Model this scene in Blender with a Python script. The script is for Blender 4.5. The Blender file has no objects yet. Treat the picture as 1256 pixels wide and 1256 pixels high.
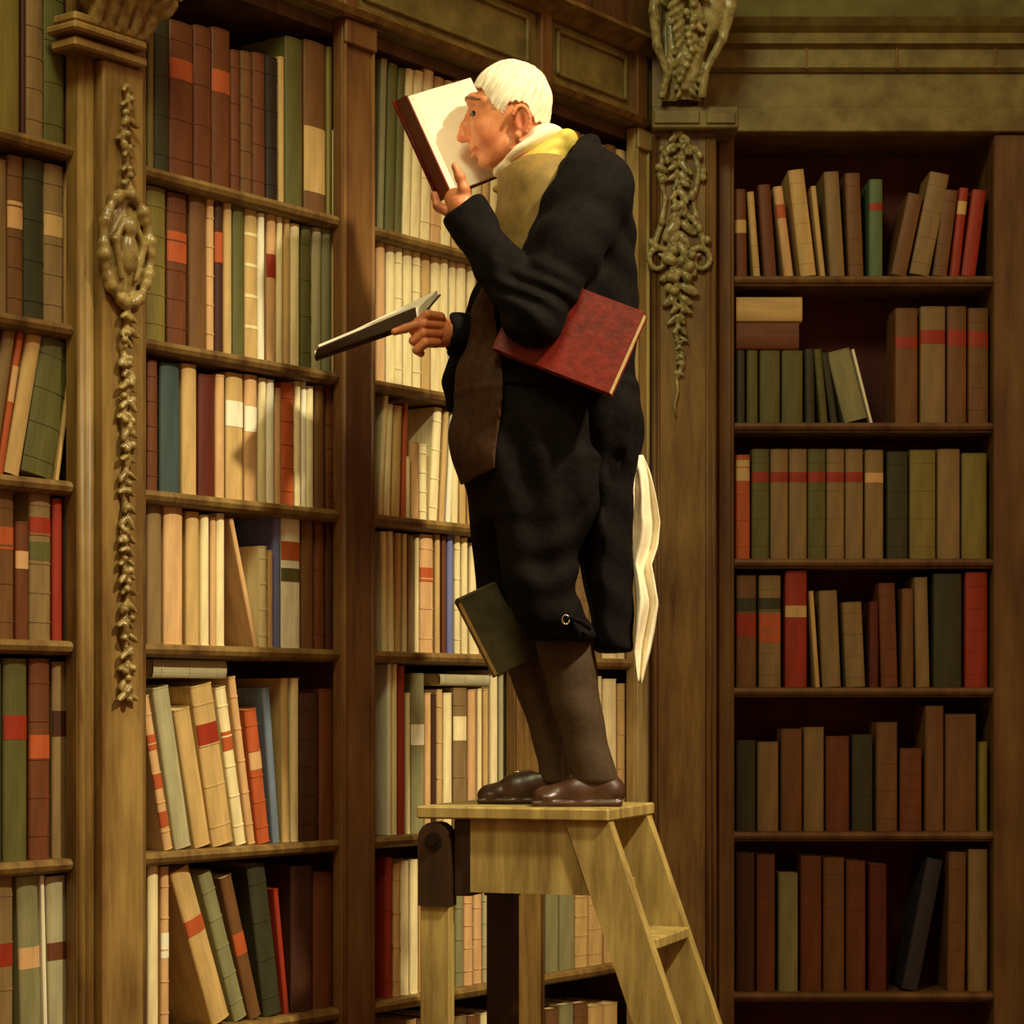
import bpy, math, random
import numpy as np
from mathutils import Vector, Matrix
random.seed(7); np.random.seed(7)
C = bpy.context.scene.collection
EYE = 1.62; F = 2757.0; HZ = 870.0; CX = 628.0

# ------------------------------------------------------------------ helpers
def s2l(c):
    return tuple(((v/255)/12.92 if v/255 <= .04045 else ((v/255+.055)/1.055)**2.4) for v in c)
def W(px, py, Y):
    return Vector(((px-CX)/F*Y, Y, EYE+(HZ-py)/F*Y))
MATS = {}
def mat(name, rgb, rough=.6, var=.25, streak=True, bump=.15, metal=0, spec=.4, sheen=0, emis=None, scale=18, blot=None, alt=None):
    if name in MATS: return MATS[name]
    m = bpy.data.materials.new(name); m.use_nodes = True
    nt = m.node_tree; b = nt.nodes['Principled BSDF']
    c = s2l(rgb)
    b.inputs['Roughness'].default_value = rough
    b.inputs['Metallic'].default_value = metal
    b.inputs['Specular IOR Level'].default_value = spec
    if sheen: b.inputs['Sheen Weight'].default_value = sheen
    tc = nt.nodes.new('ShaderNodeTexCoord'); mp = nt.nodes.new('ShaderNodeMapping')
    mp.inputs['Scale'].default_value = (scale, scale, scale*(.12 if streak else 1))
    nt.links.new(tc.outputs['Object'], mp.inputs['Vector'])
    n = nt.nodes.new('ShaderNodeTexNoise'); n.inputs['Scale'].default_value = 1.6; n.inputs['Detail'].default_value = 6
    n.inputs['Roughness'].default_value = .65
    nt.links.new(mp.outputs[0], n.inputs['Vector'])
    n2 = nt.nodes.new('ShaderNodeTexNoise'); n2.inputs['Scale'].default_value = 3.2; n2.inputs['Detail'].default_value = 3
    nt.links.new(tc.outputs['Object'], n2.inputs['Vector'])
    r = nt.nodes.new('ShaderNodeValToRGB')
    lo = tuple(v*(1-var) for v in c); hi = tuple(min(1, v*(1+var)) for v in c)
    if alt: lo = s2l(alt)
    r.color_ramp.elements[0].color = lo+(1,); r.color_ramp.elements[1].color = hi+(1,)
    r.color_ramp.elements[0].position = .32; r.color_ramp.elements[1].position = .68
    mx = nt.nodes.new('ShaderNodeMath'); mx.operation = 'ADD'
    m2 = nt.nodes.new('ShaderNodeMath'); m2.operation = 'MULTIPLY_ADD'
    nt.links.new(n2.outputs[0], m2.inputs[0]); m2.inputs[1].default_value = .5; m2.inputs[2].default_value = -.25
    nt.links.new(n.outputs[0], mx.inputs[0]); nt.links.new(m2.outputs[0], mx.inputs[1])
    nt.links.new(mx.outputs[0], r.inputs[0])
    col = r.outputs[0]
    if blot:
        for (cen, rad, rgb2, amt) in blot:
            vm = nt.nodes.new('ShaderNodeVectorMath'); vm.operation = 'DISTANCE'
            nt.links.new(tc.outputs['Object'], vm.inputs[0]); vm.inputs[1].default_value = cen
            mr = nt.nodes.new('ShaderNodeMapRange'); mr.interpolation_type = 'SMOOTHSTEP'
            mr.inputs[1].default_value = 0; mr.inputs[2].default_value = rad
            mr.inputs[3].default_value = amt; mr.inputs[4].default_value = 0
            nt.links.new(vm.outputs['Value'], mr.inputs[0])
            mi = nt.nodes.new('ShaderNodeMix'); mi.data_type = 'RGBA'
            nt.links.new(mr.outputs[0], mi.inputs[0]); nt.links.new(col, mi.inputs[6])
            mi.inputs[7].default_value = s2l(rgb2)+(1,)
            col = mi.outputs[2]
    nt.links.new(col, b.inputs['Base Color'])
    if bump:
        bp = nt.nodes.new('ShaderNodeBump'); bp.inputs['Strength'].default_value = bump; bp.inputs['Distance'].default_value = .004
        nt.links.new(n.outputs[0], bp.inputs['Height']); nt.links.new(bp.outputs[0], b.inputs['Normal'])
    MATS[name] = m
    return m

def mesh(name, verts, faces, m, parent=None, smooth=False, M=None, idx=None):
    me = bpy.data.meshes.new(name)
    me.from_pydata([tuple(v) for v in verts], [], [tuple(int(i) for i in f) for f in faces])
    if isinstance(m, (list, tuple)):
        for q in m: me.materials.append(q)
    else: me.materials.append(m)
    if idx is not None: me.polygons.foreach_set('material_index', idx)
    if smooth: me.polygons.foreach_set('use_smooth', [True]*len(me.polygons))
    me.update()
    o = bpy.data.objects.new(name, me); C.objects.link(o)
    if parent: o.parent = parent
    if M is not None: o.matrix_local = M
    return o
def empty(name, loc=(0,0,0), M=None):
    o = bpy.data.objects.new(name, None); C.objects.link(o); o.empty_display_size = .05
    if M is not None: o.matrix_local = M
    else: o.location = loc
    return o
def tag(o, label=None, cat=None, group=None, kind=None):
    if label: o['label'] = label
    if cat: o['category'] = cat
    if group: o['group'] = group
    if kind: o['kind'] = kind
    return o

class MB:
    def __init__(s): s.v = []; s.f = []
    def add(s, v, f):
        n = len(s.v); s.v += [Vector(p) for p in v]; s.f += [tuple(i+n for i in q) for q in f]; return s
    def box(s, x0, x1, y0, y1, z0, z1, b=0.0, M=None):
        b = min(b, (x1-x0)*.45, (y1-y0)*.45, (z1-z0)*.45)
        if b <= 0:
            v = [(x,y,z) for z in (z0,z1) for (x,y) in ((x0,y0),(x1,y0),(x1,y1),(x0,y1))]
            f = [(0,3,2,1),(4,5,6,7),(0,1,5,4),(1,2,6,5),(2,3,7,6),(3,0,4,7)]
        else:
            v = []; f = []
            def ring(z, i):
                return [(x0+i,y0+b,z),(x0+b,y0+i,z),(x1-b,y0+i,z),(x1-i,y0+b,z),(x1-i,y1-b,z),(x1-b,y1-i,z),(x0+b,y1-i,z),(x0+i,y1-b,z)]
            r = [ring(z0,b), ring(z0+b,0), ring(z1-b,0), ring(z1,b)]
            # inner corner rings at z0/z1 use square inset
            for q in r: v += q
            for k in range(3):
                for j in range(8):
                    f.append((k*8+j, k*8+(j+1)%8, (k+1)*8+(j+1)%8, (k+1)*8+j))
            f.append(tuple(range(7,-1,-1))); f.append(tuple(24+j for j in range(8)))
        if M is not None: v = [M @ Vector(p) for p in v]
        return s.add(v, f)
    def prism(s, poly, a, b, axis='x', M=None):
        n = len(poly); v = []
        for t in (a, b):
            for p, q in poly:
                v.append({'x':(t,p,q),'y':(p,t,q),'z':(p,q,t)}[axis])
        f = [tuple(range(n-1,-1,-1)), tuple(range(n,2*n))] + [(i,(i+1)%n,n+(i+1)%n,n+i) for i in range(n)]
        if M is not None: v = [M @ Vector(p) for p in v]
        return s.add(v, f)
    def tube(s, pts, rads, n=10):
        pts = [Vector(p) for p in pts]; rings = []; up = Vector((.13,.2,1))
        for i, p in enumerate(pts):
            d = (pts[min(i+1,len(pts)-1)]-pts[max(i-1,0)]).normalized()
            a = d.cross(up); a = a.normalized() if a.length > .05 else d.cross(Vector((1,0,0))).normalized()
            c = d.cross(a)
            rings.append([p+(a*math.cos(2*math.pi*k/n)+c*math.sin(2*math.pi*k/n))*rads[i] for k in range(n)])
        v = [q for r in rings for q in r]; f = []
        for i in range(len(pts)-1):
            for k in range(n): f.append((i*n+k,i*n+(k+1)%n,(i+1)*n+(k+1)%n,(i+1)*n+k))
        f.append(tuple(range(n-1,-1,-1))); f.append(tuple((len(pts)-1)*n+k for k in range(n)))
        return s.add(v, f)
    def build(s, name, m, parent=None, smooth=False, M=None):
        return mesh(name, s.v, s.f, m, parent, smooth, M)

# ------------------------------------------------------------------ implicit surfaces (surface nets on a rectilinear grid)
class SDF:
    def __init__(s, xs, ys, zs):
        s.ax = (np.asarray(xs,'f'), np.asarray(ys,'f'), np.asarray(zs,'f'))
        s.V = np.full((len(xs),len(ys),len(zs)), 1.0, 'f')
    def sub(s, lo, hi):
        sl = []
        for a, l, h in zip(s.ax, lo, hi):
            i = max(0, np.searchsorted(a, l)-1); j = min(len(a), np.searchsorted(a, h)+1)
            sl.append(slice(i, max(j, i)))
        X = s.ax[0][sl[0]][:,None,None]; Y = s.ax[1][sl[1]][None,:,None]; Z = s.ax[2][sl[2]][None,None,:]
        return tuple(sl), X, Y, Z
    def put(s, fn, lo, hi, k=.01, op='u', m=.03):
        sl, X, Y, Z = s.sub([a-m-k for a in lo], [a+m+k for a in hi])
        if any(q.stop <= q.start for q in sl): return s
        d = fn(X, Y, Z); v = s.V[sl]
        if op == 'u':
            h = np.maximum(k-np.abs(v-d), 0)/max(k,1e-6); s.V[sl] = np.minimum(v,d)-h*h*k*.25
        elif op == 's':
            d = -d; h = np.maximum(k-np.abs(v-d), 0)/max(k,1e-6); s.V[sl] = np.maximum(v,d)+h*h*k*.25
        elif op == 'd': s.V[sl] = v+d
        return s
    def cone(s, a, b, ra, rb, k=.01, op='u'):
        a = np.array(a); b = np.array(b); R = max(ra, rb); ab = b-a; L = max(float(ab@ab),1e-9)
        def fn(X,Y,Z):
            t = np.clip(((X-a[0])*ab[0]+(Y-a[1])*ab[1]+(Z-a[2])*ab[2])/L, 0, 1)
            return np.sqrt((X-a[0]-t*ab[0])**2+(Y-a[1]-t*ab[1])**2+(Z-a[2]-t*ab[2])**2)-(ra+(rb-ra)*t)
        return s.put(fn, np.minimum(a,b)-R, np.maximum(a,b)+R, k, op)
    def chain(s, pts, rs, k=.006, op='u'):
        for i in range(len(pts)-1): s.cone(pts[i], pts[i+1], rs[i], rs[i+1], k, op)
        return s
    def ell(s, c, r, k=.01, op='u', R=None):
        c = np.array(c); r = np.array(r); M = np.eye(3) if R is None else np.array(R)
        B = max(r)
        def fn(X,Y,Z):
            x=X-c[0]; y=Y-c[1]; z=Z-c[2]
            p=[M[0][i]*x+M[1][i]*y+M[2][i]*z for i in range(3)]
            k0=np.sqrt(sum((p[i]/r[i])**2 for i in range(3))); k1=np.sqrt(sum((p[i]/r[i]**2)**2 for i in range(3)))+1e-6
            return k0*(k0-1)/k1
        ext = r if R is None else np.array([B]*3)
        return s.put(fn, c-ext, c+ext, k, op)
    def box(s, c, h, rnd=.004, k=.004, op='u', R=None):
        c=np.array(c); M=np.eye(3) if R is None else np.array(R); B=float(np.linalg.norm(h))
        def fn(X,Y,Z):
            x=X-c[0]; y=Y-c[1]; z=Z-c[2]
            q=[np.abs(M[0][i]*x+M[1][i]*y+M[2][i]*z)-(h[i]-rnd) for i in range(3)]
            return np.sqrt(sum(np.maximum(a,0)**2 for a in q))+np.minimum(np.maximum(np.maximum(q[0],q[1]),q[2]),0)-rnd
        return s.put(fn, c-B, c+B, k, op)
    def loft(s, rows, Yc, k=.01, op='u', clip=None, n=2.0, disp=None):
        # rows: (py, xl, xr, ry, [yc])
        py=np.array([r[0] for r in rows],float); Zs=EYE+(HZ-py)/F*Yc
        xl=np.array([(r[1]-CX)/F*Yc for r in rows]); xr=np.array([(r[2]-CX)/F*Yc for r in rows])
        ry=np.array([r[3] for r in rows]); yc=np.array([r[4] if len(r)>4 else Yc for r in rows])
        o=np.argsort(Zs); Zs=Zs[o]; xl=xl[o]; xr=xr[o]; ry=ry[o]; yc=yc[o]
        def sm(z, a):   # smoothed interpolation
            return (np.interp(z,Zs,a)*2+np.interp(z-.012,Zs,a)+np.interp(z+.012,Zs,a))/4
        def fn(X,Y,Z):
            z=Z; L=sm(z.ravel(),xl)[None,None,:]; Rr=sm(z.ravel(),xr)[None,None,:]
            q=sm(z.ravel(),ry)[None,None,:]; cy=sm(z.ravel(),yc)[None,None,:]
            cx=(L+Rr)/2; rx=(Rr-L)/2
            e=(np.abs((X-cx)/rx)**n+np.abs((Y-cy)/q)**n)**(1/n)
            d=(e-1)*np.minimum(rx,q)
            if disp is not None: d=d+disp(X,Y,Z)
            top=Z-Zs[-1]; bot=Zs[0]-Z
            dd=np.maximum(top,bot)
            rr=.012
            d=np.minimum(np.maximum(d+rr,dd+rr),0)+np.sqrt(np.maximum(d+rr,0)**2+np.maximum(dd+rr,0)**2)-rr
            if clip is not None:
                PX=CX+F*X/Y+0*Z; PY=HZ-F*(Z-EYE)/Y+0*X
                d=np.maximum(d, clip(PX,PY,X,Y,Z))
            return d
        return s.put(fn,(xl.min(),(yc-ry).min(),Zs[0]),(xr.max(),(yc+ry).max(),Zs[-1]),k,op)
    def build(s, name, m, parent=None, origin=(0,0,0), M=None):
        V=s.V; ins=V<0
        nx,ny,nz=V.shape
        cnt=np.zeros((nx-1,ny-1,nz-1),np.int8)
        for a in (0,1):
            for b in (0,1):
                for c in (0,1): cnt+=ins[a:nx-1+a,b:ny-1+b,c:nz-1+c]
        act=(cnt>0)&(cnt<8); I,J,K=np.nonzero(act); idx=-np.ones(act.shape,np.int64); idx[I,J,K]=np.arange(len(I))
        P=np.zeros((len(I),3)); N=np.zeros(len(I))
        cor=[(a,b,c) for a in (0,1) for b in (0,1) for c in (0,1)]
        for p in cor:
            for ax in range(3):
                if p[ax]==1: continue
                q=list(p); q[ax]=1
                v0=V[I+p[0],J+p[1],K+p[2]]; v1=V[I+q[0],J+q[1],K+q[2]]
                mk=(v0<0)!=(v1<0); t=np.where(mk, v0/np.where(mk,(v0-v1),1), 0)
                for d in range(3):
                    base=s.ax[d][(I,J,K)[d]+p[d]]
                    if d==ax: base=base+t*(s.ax[d][(I,J,K)[d]+1]-base)
                    P[:,d]+=np.where(mk,base,0)
                N+=mk
        P/=N[:,None]; P-=np.array(origin)
        faces=[]
        for ax in range(3):
            u,w=(ax+1)%3,(ax+2)%3
            sl0=[slice(None)]*3; sl1=[slice(None)]*3; sl0[ax]=slice(0,-1); sl1[ax]=slice(1,None)
            a=ins[tuple(sl0)]; b=ins[tuple(sl1)]
            for flip in (False,True):
                mk=(a&~b) if not flip else (~a&b)
                E=np.array(np.nonzero(mk))
                ok=(E[u]>0)&(E[w]>0)&(E[u]<V.shape[u]-1)&(E[w]<V.shape[w]-1); E=E[:,ok]
                def cell(du,dw):
                    c=E.copy(); c[u]-=du; c[w]-=dw; return idx[c[0],c[1],c[2]]
                q=[cell(1,1),cell(0,1),cell(0,0),cell(1,0)]
                if flip: q=q[::-1]
                faces.append(np.stack(q,1))
        Fc=np.concatenate(faces)
        return mesh(name,P.tolist(),Fc.tolist(),m,parent,True,M)

def rng(a,b,h): return np.arange(a,b+h,h)
def rot_from(xd, yd=None):
    x=Vector(xd).normalized(); y=Vector(yd if yd else (0,1,0)); y=(y-x*y.dot(x)).normalized(); z=x.cross(y)
    return [[x[i],y[i],z[i]] for i in range(3)]

# ------------------------------------------------------------------ materials
wood   = mat('olive_wood', (122,98,50), .45, .35, alt=(84,56,26), scale=14, bump=.25)
woodl  = mat('pilaster_wood', (142,116,64), .42, .3, alt=(104,76,38), scale=12, bump=.25)
woodd  = mat('dark_shelf_wood', (88,62,32), .5, .35, alt=(60,34,18), scale=14)
backm  = mat('bookcase_back', (62,30,16), .7, .3, scale=10)
rwood  = mat('right_case_wood', (104,78,38), .5, .35, alt=(78,46,22), scale=9)
rback  = mat('right_case_back', (70,24,14), .8, .3, scale=8)
frieze = mat('frieze_wood', (120,110,60), .5, .25, streak=False, alt=(98,84,44), scale=8)
postm  = mat('post_wood', (114,80,40), .5, .3, alt=(80,44,20), scale=10)
carvem = mat('carved_gilt_wood', (150,132,78), .32, .3, streak=False, alt=(112,88,44), scale=30, spec=.6)
carver = mat('carved_green_wood', (158,150,100), .32, .3, streak=False, alt=(96,86,44), scale=30, spec=.6)
palew = mat('pale_corner_wood', (176,158,104), .42, .3, alt=(130,108,62), scale=12, bump=.25)
plaster= mat('green_plaster', (96,98,48), .8, .2, streak=False, alt=(80,72,34), scale=4)
floorm = mat('floor_boards', (92,60,34), .5, .3, scale=5)
PAL = {'cr':('cream',(236,220,168)),'wh':('ivory',(246,236,206)),'tn':('tan',(198,166,106)),'br':('brown',(112,76,40)),
 'db':('dark brown',(66,34,20)),'gr':('green',(92,90,44)),'dg':('dark green',(54,54,32)),'ol':('olive',(124,112,52)),
 'rd':('red',(150,46,22)),'or':('orange',(180,86,42)),'pk':('pink',(210,168,116)),'bl':('blue',(108,124,142)),
 'vb':('blue',(112,120,176)),'te':('teal',(60,78,76)),'gy':('grey',(172,166,128)),'rb':('russet',(106,58,28)),
 'mr':('maroon',(88,32,16)),'rs':('grey-brown',(134,110,70)),'tg':('turquoise',(88,112,78)),'nb':('navy',(42,40,48)),
 'sl':('sage',(134,132,92)),'bk':('black',(36,24,20))}
def bookmat(c): return mat('binding_'+PAL[c][0].replace(' ','_')+'_'+c, PAL[c][1], .55, .22, scale=26, bump=.2)
pagem = mat('page_edges', (214,192,140), .8, .2, scale=80, bump=.2)
giltm = mat('gilt_tooling', (214,184,110), .35, .2, metal=.3)

# ------------------------------------------------------------------ book builder
def make_book(w, h, d, c, lab=None, bands=0, M=None):
    """w thickness (x), d depth (y, spine at 0), h height (z)"""
    root = empty('book', M=M)
    th = min(.0024, w*.16); b = min(w*.3, .007); n = 8
    def arc(off):
        pts=[]
        for i in range(n+1):
            a = math.pi*i/n
            pts.append((w/2-(w/2-off)*math.cos(a), b-(b-off*.6 if b>off else b*.3)*math.sin(a)))
        return pts
    outer = [(0,d)]+arc(0)+[(w,d)]
    inner = [(w-th,d)]+arc(th)[::-1]+[(th,d)]
    poly = outer+inner
    mb = MB(); nv=len(poly); no=len(outer)
    v=[(p[0],p[1],z) for z in (0,h) for p in poly]
    f=[(i,(i+1)%nv,nv+(i+1)%nv,nv+i) for i in range(nv)]
    for i in range(no-1):
        j=nv-1-i
        f.append((i,j,j-1,i+1)); f.append((nv+i,nv+i+1,nv+j-1,nv+j))
    mb.add(v,f)
    def strip(z0,z1,o):
        A=arc(0); q=[(w/2+(x-w/2)*(1+o/(w/2)*.9),y-o) for x,y in A]
        q=[(min(max(x,0),w),y) for x,y in q]
        m=len(q); vv=[(x,y,z) for z in (z0,z1) for x,y in q]+[(x,y+o+.0006,z) for z in (z0,z1) for x,y in A]
        ff=[]
        for i in range(m-1):
            ff.append((i,i+1,m+i+1,m+i)); ff.append((i,2*m+i,2*m+i+1,i+1)); ff.append((m+i,m+i+1,3*m+i+1,3*m+i))
        return vv,ff
    if bands:
        for i in range(bands):
            z=h*(.12+.76*i/max(1,bands-1)); vv,ff=strip(z-.0016,z+.0016,.0011); mb.add(vv,ff)
    mb.add(*strip(0,.003,.0008)); mb.add(*strip(h-.003,h,.0008))
    mb.build('cover', bookmat(c), root)
    pg=MB(); pg.box(th,w-th,b+.001,d-.005,.0035,h-.0035); pg.build('page_block', pagem, root)
    if lab:
        for (lc,z0,z1) in lab:
            t=MB(); t.add(*strip(h*z0,h*z1,.0006))
            o=t.build('title_label', bookmat(lc), root); o['label']=PAL[lc][0]+' title label'
    return root

ML = Matrix(((.6,-.8,0,0),(.8,.6,0,5.9),(0,0,1,0),(0,0,0,1)))
YR = 6.5
MR = Matrix(((1,0,0,0),(0,1,0,YR),(0,0,1,0),(0,0,0,1)))
def Lt(px, w=0.0):
    r=(px-CX)/F; return (5.9*r+.8*w+.6*r*w)/(.6-.8*r)
def LY(px, w=0.0): return 5.9+.8*Lt(px,w)+.6*w
def Lz(px, py, w=0.0): return EYE+(HZ-py)/F*LY(px,w)
def Rt(px, w=0.0): return (px-CX)/F*(YR+w)
def Rz(px, py, w=0.0): return EYE+(HZ-py)/F*(YR+w)

ORD=['first','second','third','fourth','fifth','sixth','seventh','eighth','ninth','tenth','eleventh','twelfth','thirteenth','fourteenth','fifteenth','sixteenth','seventeenth','eighteenth','nineteenth','twentieth']
RN=['top','second','third','fourth','fifth','sixth','seventh']
REG=[]
def put_row(side, case, row, zbase, books, ref=None, inset=.016):
    """books: (x0,x1,ytop,colour,labels,lean px of the top)"""
    entries=[]
    prev=None
    for bk in books:
        x0,x1,yt,c = bk[:4]; lab = bk[4] if len(bk)>4 else None; lean = bk[5] if len(bk)>5 else 0
        dep = random.uniform(.15,.19); w0 = inset+random.uniform(0,.006)
        if side=='L': t0,t1=Lt(x0,w0),Lt(x1,w0); xm=(x0+x1)/2; z1=Lz(xm+lean,yt,w0); ts=Lt(xm+lean,w0)-Lt(xm,w0); MM=ML
        else: t0,t1=Rt(x0,w0),Rt(x1,w0); z1=Rz(0,yt,w0); ts=lean/F*(YR+w0); MM=MR
        H=max(z1-zbase,.08); a=math.atan2(ts,H)
        # clear of the previous one
        wb=(t1-t0)-.0012
        w=max(.004, wb*math.cos(a)); h=(H-(w*math.sin(abs(a))))/math.cos(a)
        piv = t0+.0006
        nb = 0 if w<.02 else random.choice([0,0,0,4,5])
        T = MM @ Matrix.Translation((piv,w0,zbase))
        if a>=0: # leans right: pivot at lower right corner
            T = MM @ Matrix.Translation((piv+wb,w0,zbase+.0004)) @ Matrix.Rotation(a,4,'Y') @ Matrix.Translation((-w,0,0))
        else:
            T = MM @ Matrix.Translation((piv,w0,zbase+.0004)) @ Matrix.Rotation(a,4,'Y')
        o = make_book(w,h,dep,c,lab,nb,T)
        entries.append(dict(o=o,c=c,lab=lab,lean=lean,w=w,h=h,flat=False,a=a))
    REG.append((case,row,entries)); return entries
def put_flat(side, case, row, x0,x1,y0,y1,c,lab=None, below=None):
    w0=.02
    if side=='L': t0,t1=Lt(x0,w0),Lt(x1,w0); za,zb=Lz(x0,y1,w0),Lz(x0,y0,w0); MM=ML
    else: t0,t1=Rt(x0,w0),Rt(x1,w0); za,zb=Rz(0,y1,w0),Rz(0,y0,w0); MM=MR
    L=t1-t0; th=zb-za
    T=MM@Matrix.Translation((t0,w0,za+th))@Matrix.Rotation(math.pi/2,4,'Y')
    o=make_book(th,L,.16,c,lab,3,T)
    for r in REG:
        if r[0]==case and r[1]==row:
            r[2].append(dict(o=o,c=c,lab=lab,lean=0,w=th,h=L,flat=True,a=0)); return o
def finish_labels():
    for case,row,es in REG:
        up=[e for e in es if not e['flat']]
        ws=sorted(e['w'] for e in up)
        for e in es:
            s=''
            if e['flat']: s='flat-lying '
            elif abs(e['a'])>.045: s='leaning '
            if not e['flat'] and e['w']<ws[len(ws)//4] : s+='thin '
            elif not e['flat'] and e['w']>ws[-2]*.999 and len(up)>4: s+='thick '
            e['d0']=s+PAL[e['c']][0]+' book'
            e['d']=e['d0']+((' with '+PAL[e['lab'][0][0]][0]+' label') if e['lab'] else '')
        cnt={}
        for e in es: cnt[e['d']]=cnt.get(e['d'],0)+1
        place=RN[row]+' row, '+case
        for i,e in enumerate(es):
            if cnt[e['d']]==1: lb=e['d']+' in the '+place
            elif e['flat']: lb=e['d']+' on top of the others, '+place
            else:
                k=up.index(e)
                nb=None
                if k+1<len(up)//2+1 : pos=ORD[k]+' from left'
                else: pos=('rightmost' if k==len(up)-1 else ORD[len(up)-1-k]+' from right')
                lb=e['d']+', '+pos+', '+place
            tag(e['o'],lb,'book','books in the '+place)

# ------------------------------------------------------------------ setting
zfloor=0.0
m=MB(); m.box(-5,5,-1,8,-.1,0); tag(m.build('floor', floorm),kind='structure')
m=MB(); m.box(-4.2,Lt(800)+.1,.34,.44,0,4.2); tag(m.build('wall_left', plaster, M=ML),kind='structure')
m=MB(); m.box(.2,4.5,YR+.34,YR+.44,0,4.6); tag(m.build('wall_back', plaster),kind='structure')

SZ=[EYE+v for v in (1.172,.80,.474,.142,-.31,-.71,-1.12)]   # shelf tops, left side
TOPZ=EYE+1.61
PX_POST=[(94,179,.02),(420,459,.02),(632,667,.02),(779,796,.02)]
def bookcase_left(name_label, xa, xb, n0, n1, shelves=SZ):
    t0,t1=Lt(xa)+.001,Lt(xb,.02)+.004
    r=empty('bookcase', M=ML@Matrix.Translation((t0,0,0))); W_=t1-t0; n0-=t0; n1-=t0
    tag(r,name_label,'bookcase','bookcases of the left wall')
    b=MB(); b.box(-.008,W_+.008,.261,.28,0,TOPZ+.02); b.build('back_panel',backm,r)
    for sx in (0,1):
        b=MB(); x=-.008 if sx==0 else W_+.001
        b.box(x,x+.007,.013,.260,0,TOPZ); b.build('side_panel',woodd,r)
    for z in shelves:
        b=MB(); b.box(.0,W_,.0125,.260,z-.03,z)
        b.prism([(.0124,z-.03),(.0,z-.028),(-.008,z-.022),(-.012,z-.012),(-.008,z-.003),(.0,z),(.0124,z)],n0,n1,'x')
        b.build('shelf',wood,r)
    b=MB(); b.box(0,W_,.013,.260,TOPZ,TOPZ+.03); b.build('top_board',woodd,r)
    b=MB(); b.box(0,W_,.015,.260,0,.09); b.build('plinth',woodd,r)
    r['t0']=t0; return t0,t1
E=[Lt(a,-.02) for q in PX_POST for a in q[:2]]
c0=bookcase_left('far left bookcase, cut by the picture edge, left of the garlanded pilaster',-120,92,Lt(-120),E[0]-.001)
c1=bookcase_left('tall bookcase full of books between the garlanded pilaster and plain dark post',180,416,E[1]+.001,E[2]-.001)
c2=bookcase_left('tall bookcase of slim cream books directly behind the man',462,630,E[3]+.001,E[4]-.001)
c3=bookcase_left("narrow tall bookcase behind the man's back, beside the corner pilaster",668,778,E[5]+.001,E[6]-.001)
REAR=[(c0[1]+.010,c1[0]-.010),(c1[1]+.010,c2[0]-.010),(c2[1]+.010,c3[0]-.010),(c3[1]+.010,E[7])]
for o in list(C.objects):
    if 't0' in o: del o['t0']

def post(k,label,pro=.02,m_=postm):
    t0,t1=E[2*k]+.0,E[2*k+1]
    r=empty('post',M=ML@Matrix.Translation((t0,0,0))); tag(r,label,'post'); W_=t1-t0
    b=MB(); b.box(0,W_,-pro,.0118,.0,TOPZ+.03,.003)
    if REAR[k][1]-REAR[k][0]>.004: b.box(REAR[k][0]-t0,REAR[k][1]-t0,.0118,.26,0,TOPZ+.03)
    b.build('post_body',m_,r)
    b=MB()
    for q in (0.0,W_-.014): b.tube([(q+.007,-pro-.001,.1),(q+.007,-pro-.001,TOPZ-.03)],[.006]*2,8)
    b.build('edge_moulding',m_,r,True)
    b=MB(); b.box(-.0,W_+.0,-pro-.012,-pro-.0005,TOPZ-.03,TOPZ+.03,.004); b.build('top_block',m_,r)
    b=MB(); b.box(-.0,W_+.0,-pro-.015,-pro-.0005,0,.14,.004); b.build('foot_block',m_,r)
    return r
post(1,'plain dark-brown wooden post between the two bookcases left of the man')
post(2,'narrow wooden post hidden behind the man and his ladder',m_=wood)
post(3,"slim pale wooden post at the corner behind the man's back",m_=palew)

# frieze and cornice above left cases
fr=empty('cornice',M=ML); tag(fr,'olive panelled wooden cornice above the left wall bookcases','cornice')
a0,a1=Lt(-150),Lt(796)
b=MB(); b.box(a0,a1,-.02,.26,TOPZ+.031,TOPZ+.26); b.build('frieze_panel',frieze,fr)
b=MB()
b.prism([(.0,TOPZ+.031),(-.045,TOPZ+.036),(-.055,TOPZ+.05),(-.035,TOPZ+.06),(-.02,TOPZ+.075),(0,TOPZ+.075)],a0,a1,'x')
b.build('lower_moulding',wood,fr)
b=MB()
b.prism([(.0,TOPZ+.225),(-.035,TOPZ+.23),(-.07,TOPZ+.25),(-.09,TOPZ+.262),(-.06,TOPZ+.29),(0,TOPZ+.29)],a0,a1,'x')
b.build('upper_moulding',wood,fr)
b=MB(); b.box(a0,a1,-.05,.26,TOPZ+.29,TOPZ+.62); b.build('upper_panel',woodd,fr)
for xa,xb in ((408,424),(650,663),(768,780)):
    b=MB(); b.box(Lt(xa),Lt(xb),-.04,-.0,TOPZ+.03,TOPZ+.27,.003); b.build('divider',postm,fr)
for xa,xb in ((-60,95),(200,400),(432,642),(671,762)):
    b=MB(); x0,x1=Lt(xa)+.01,Lt(xb)-.01; z0,z1=TOPZ+.088,TOPZ+.215
    for (p,q,c_,d_) in ((x0,x1,z0,z0+.012),(x0,x1,z1-.012,z1),(x0,x0+.012,z0,z1),(x1-.012,x1,z0,z1)): b.box(p,q,-.03,-.019,c_,d_,.003)
    b.build('panel_moulding',frieze,fr)

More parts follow.
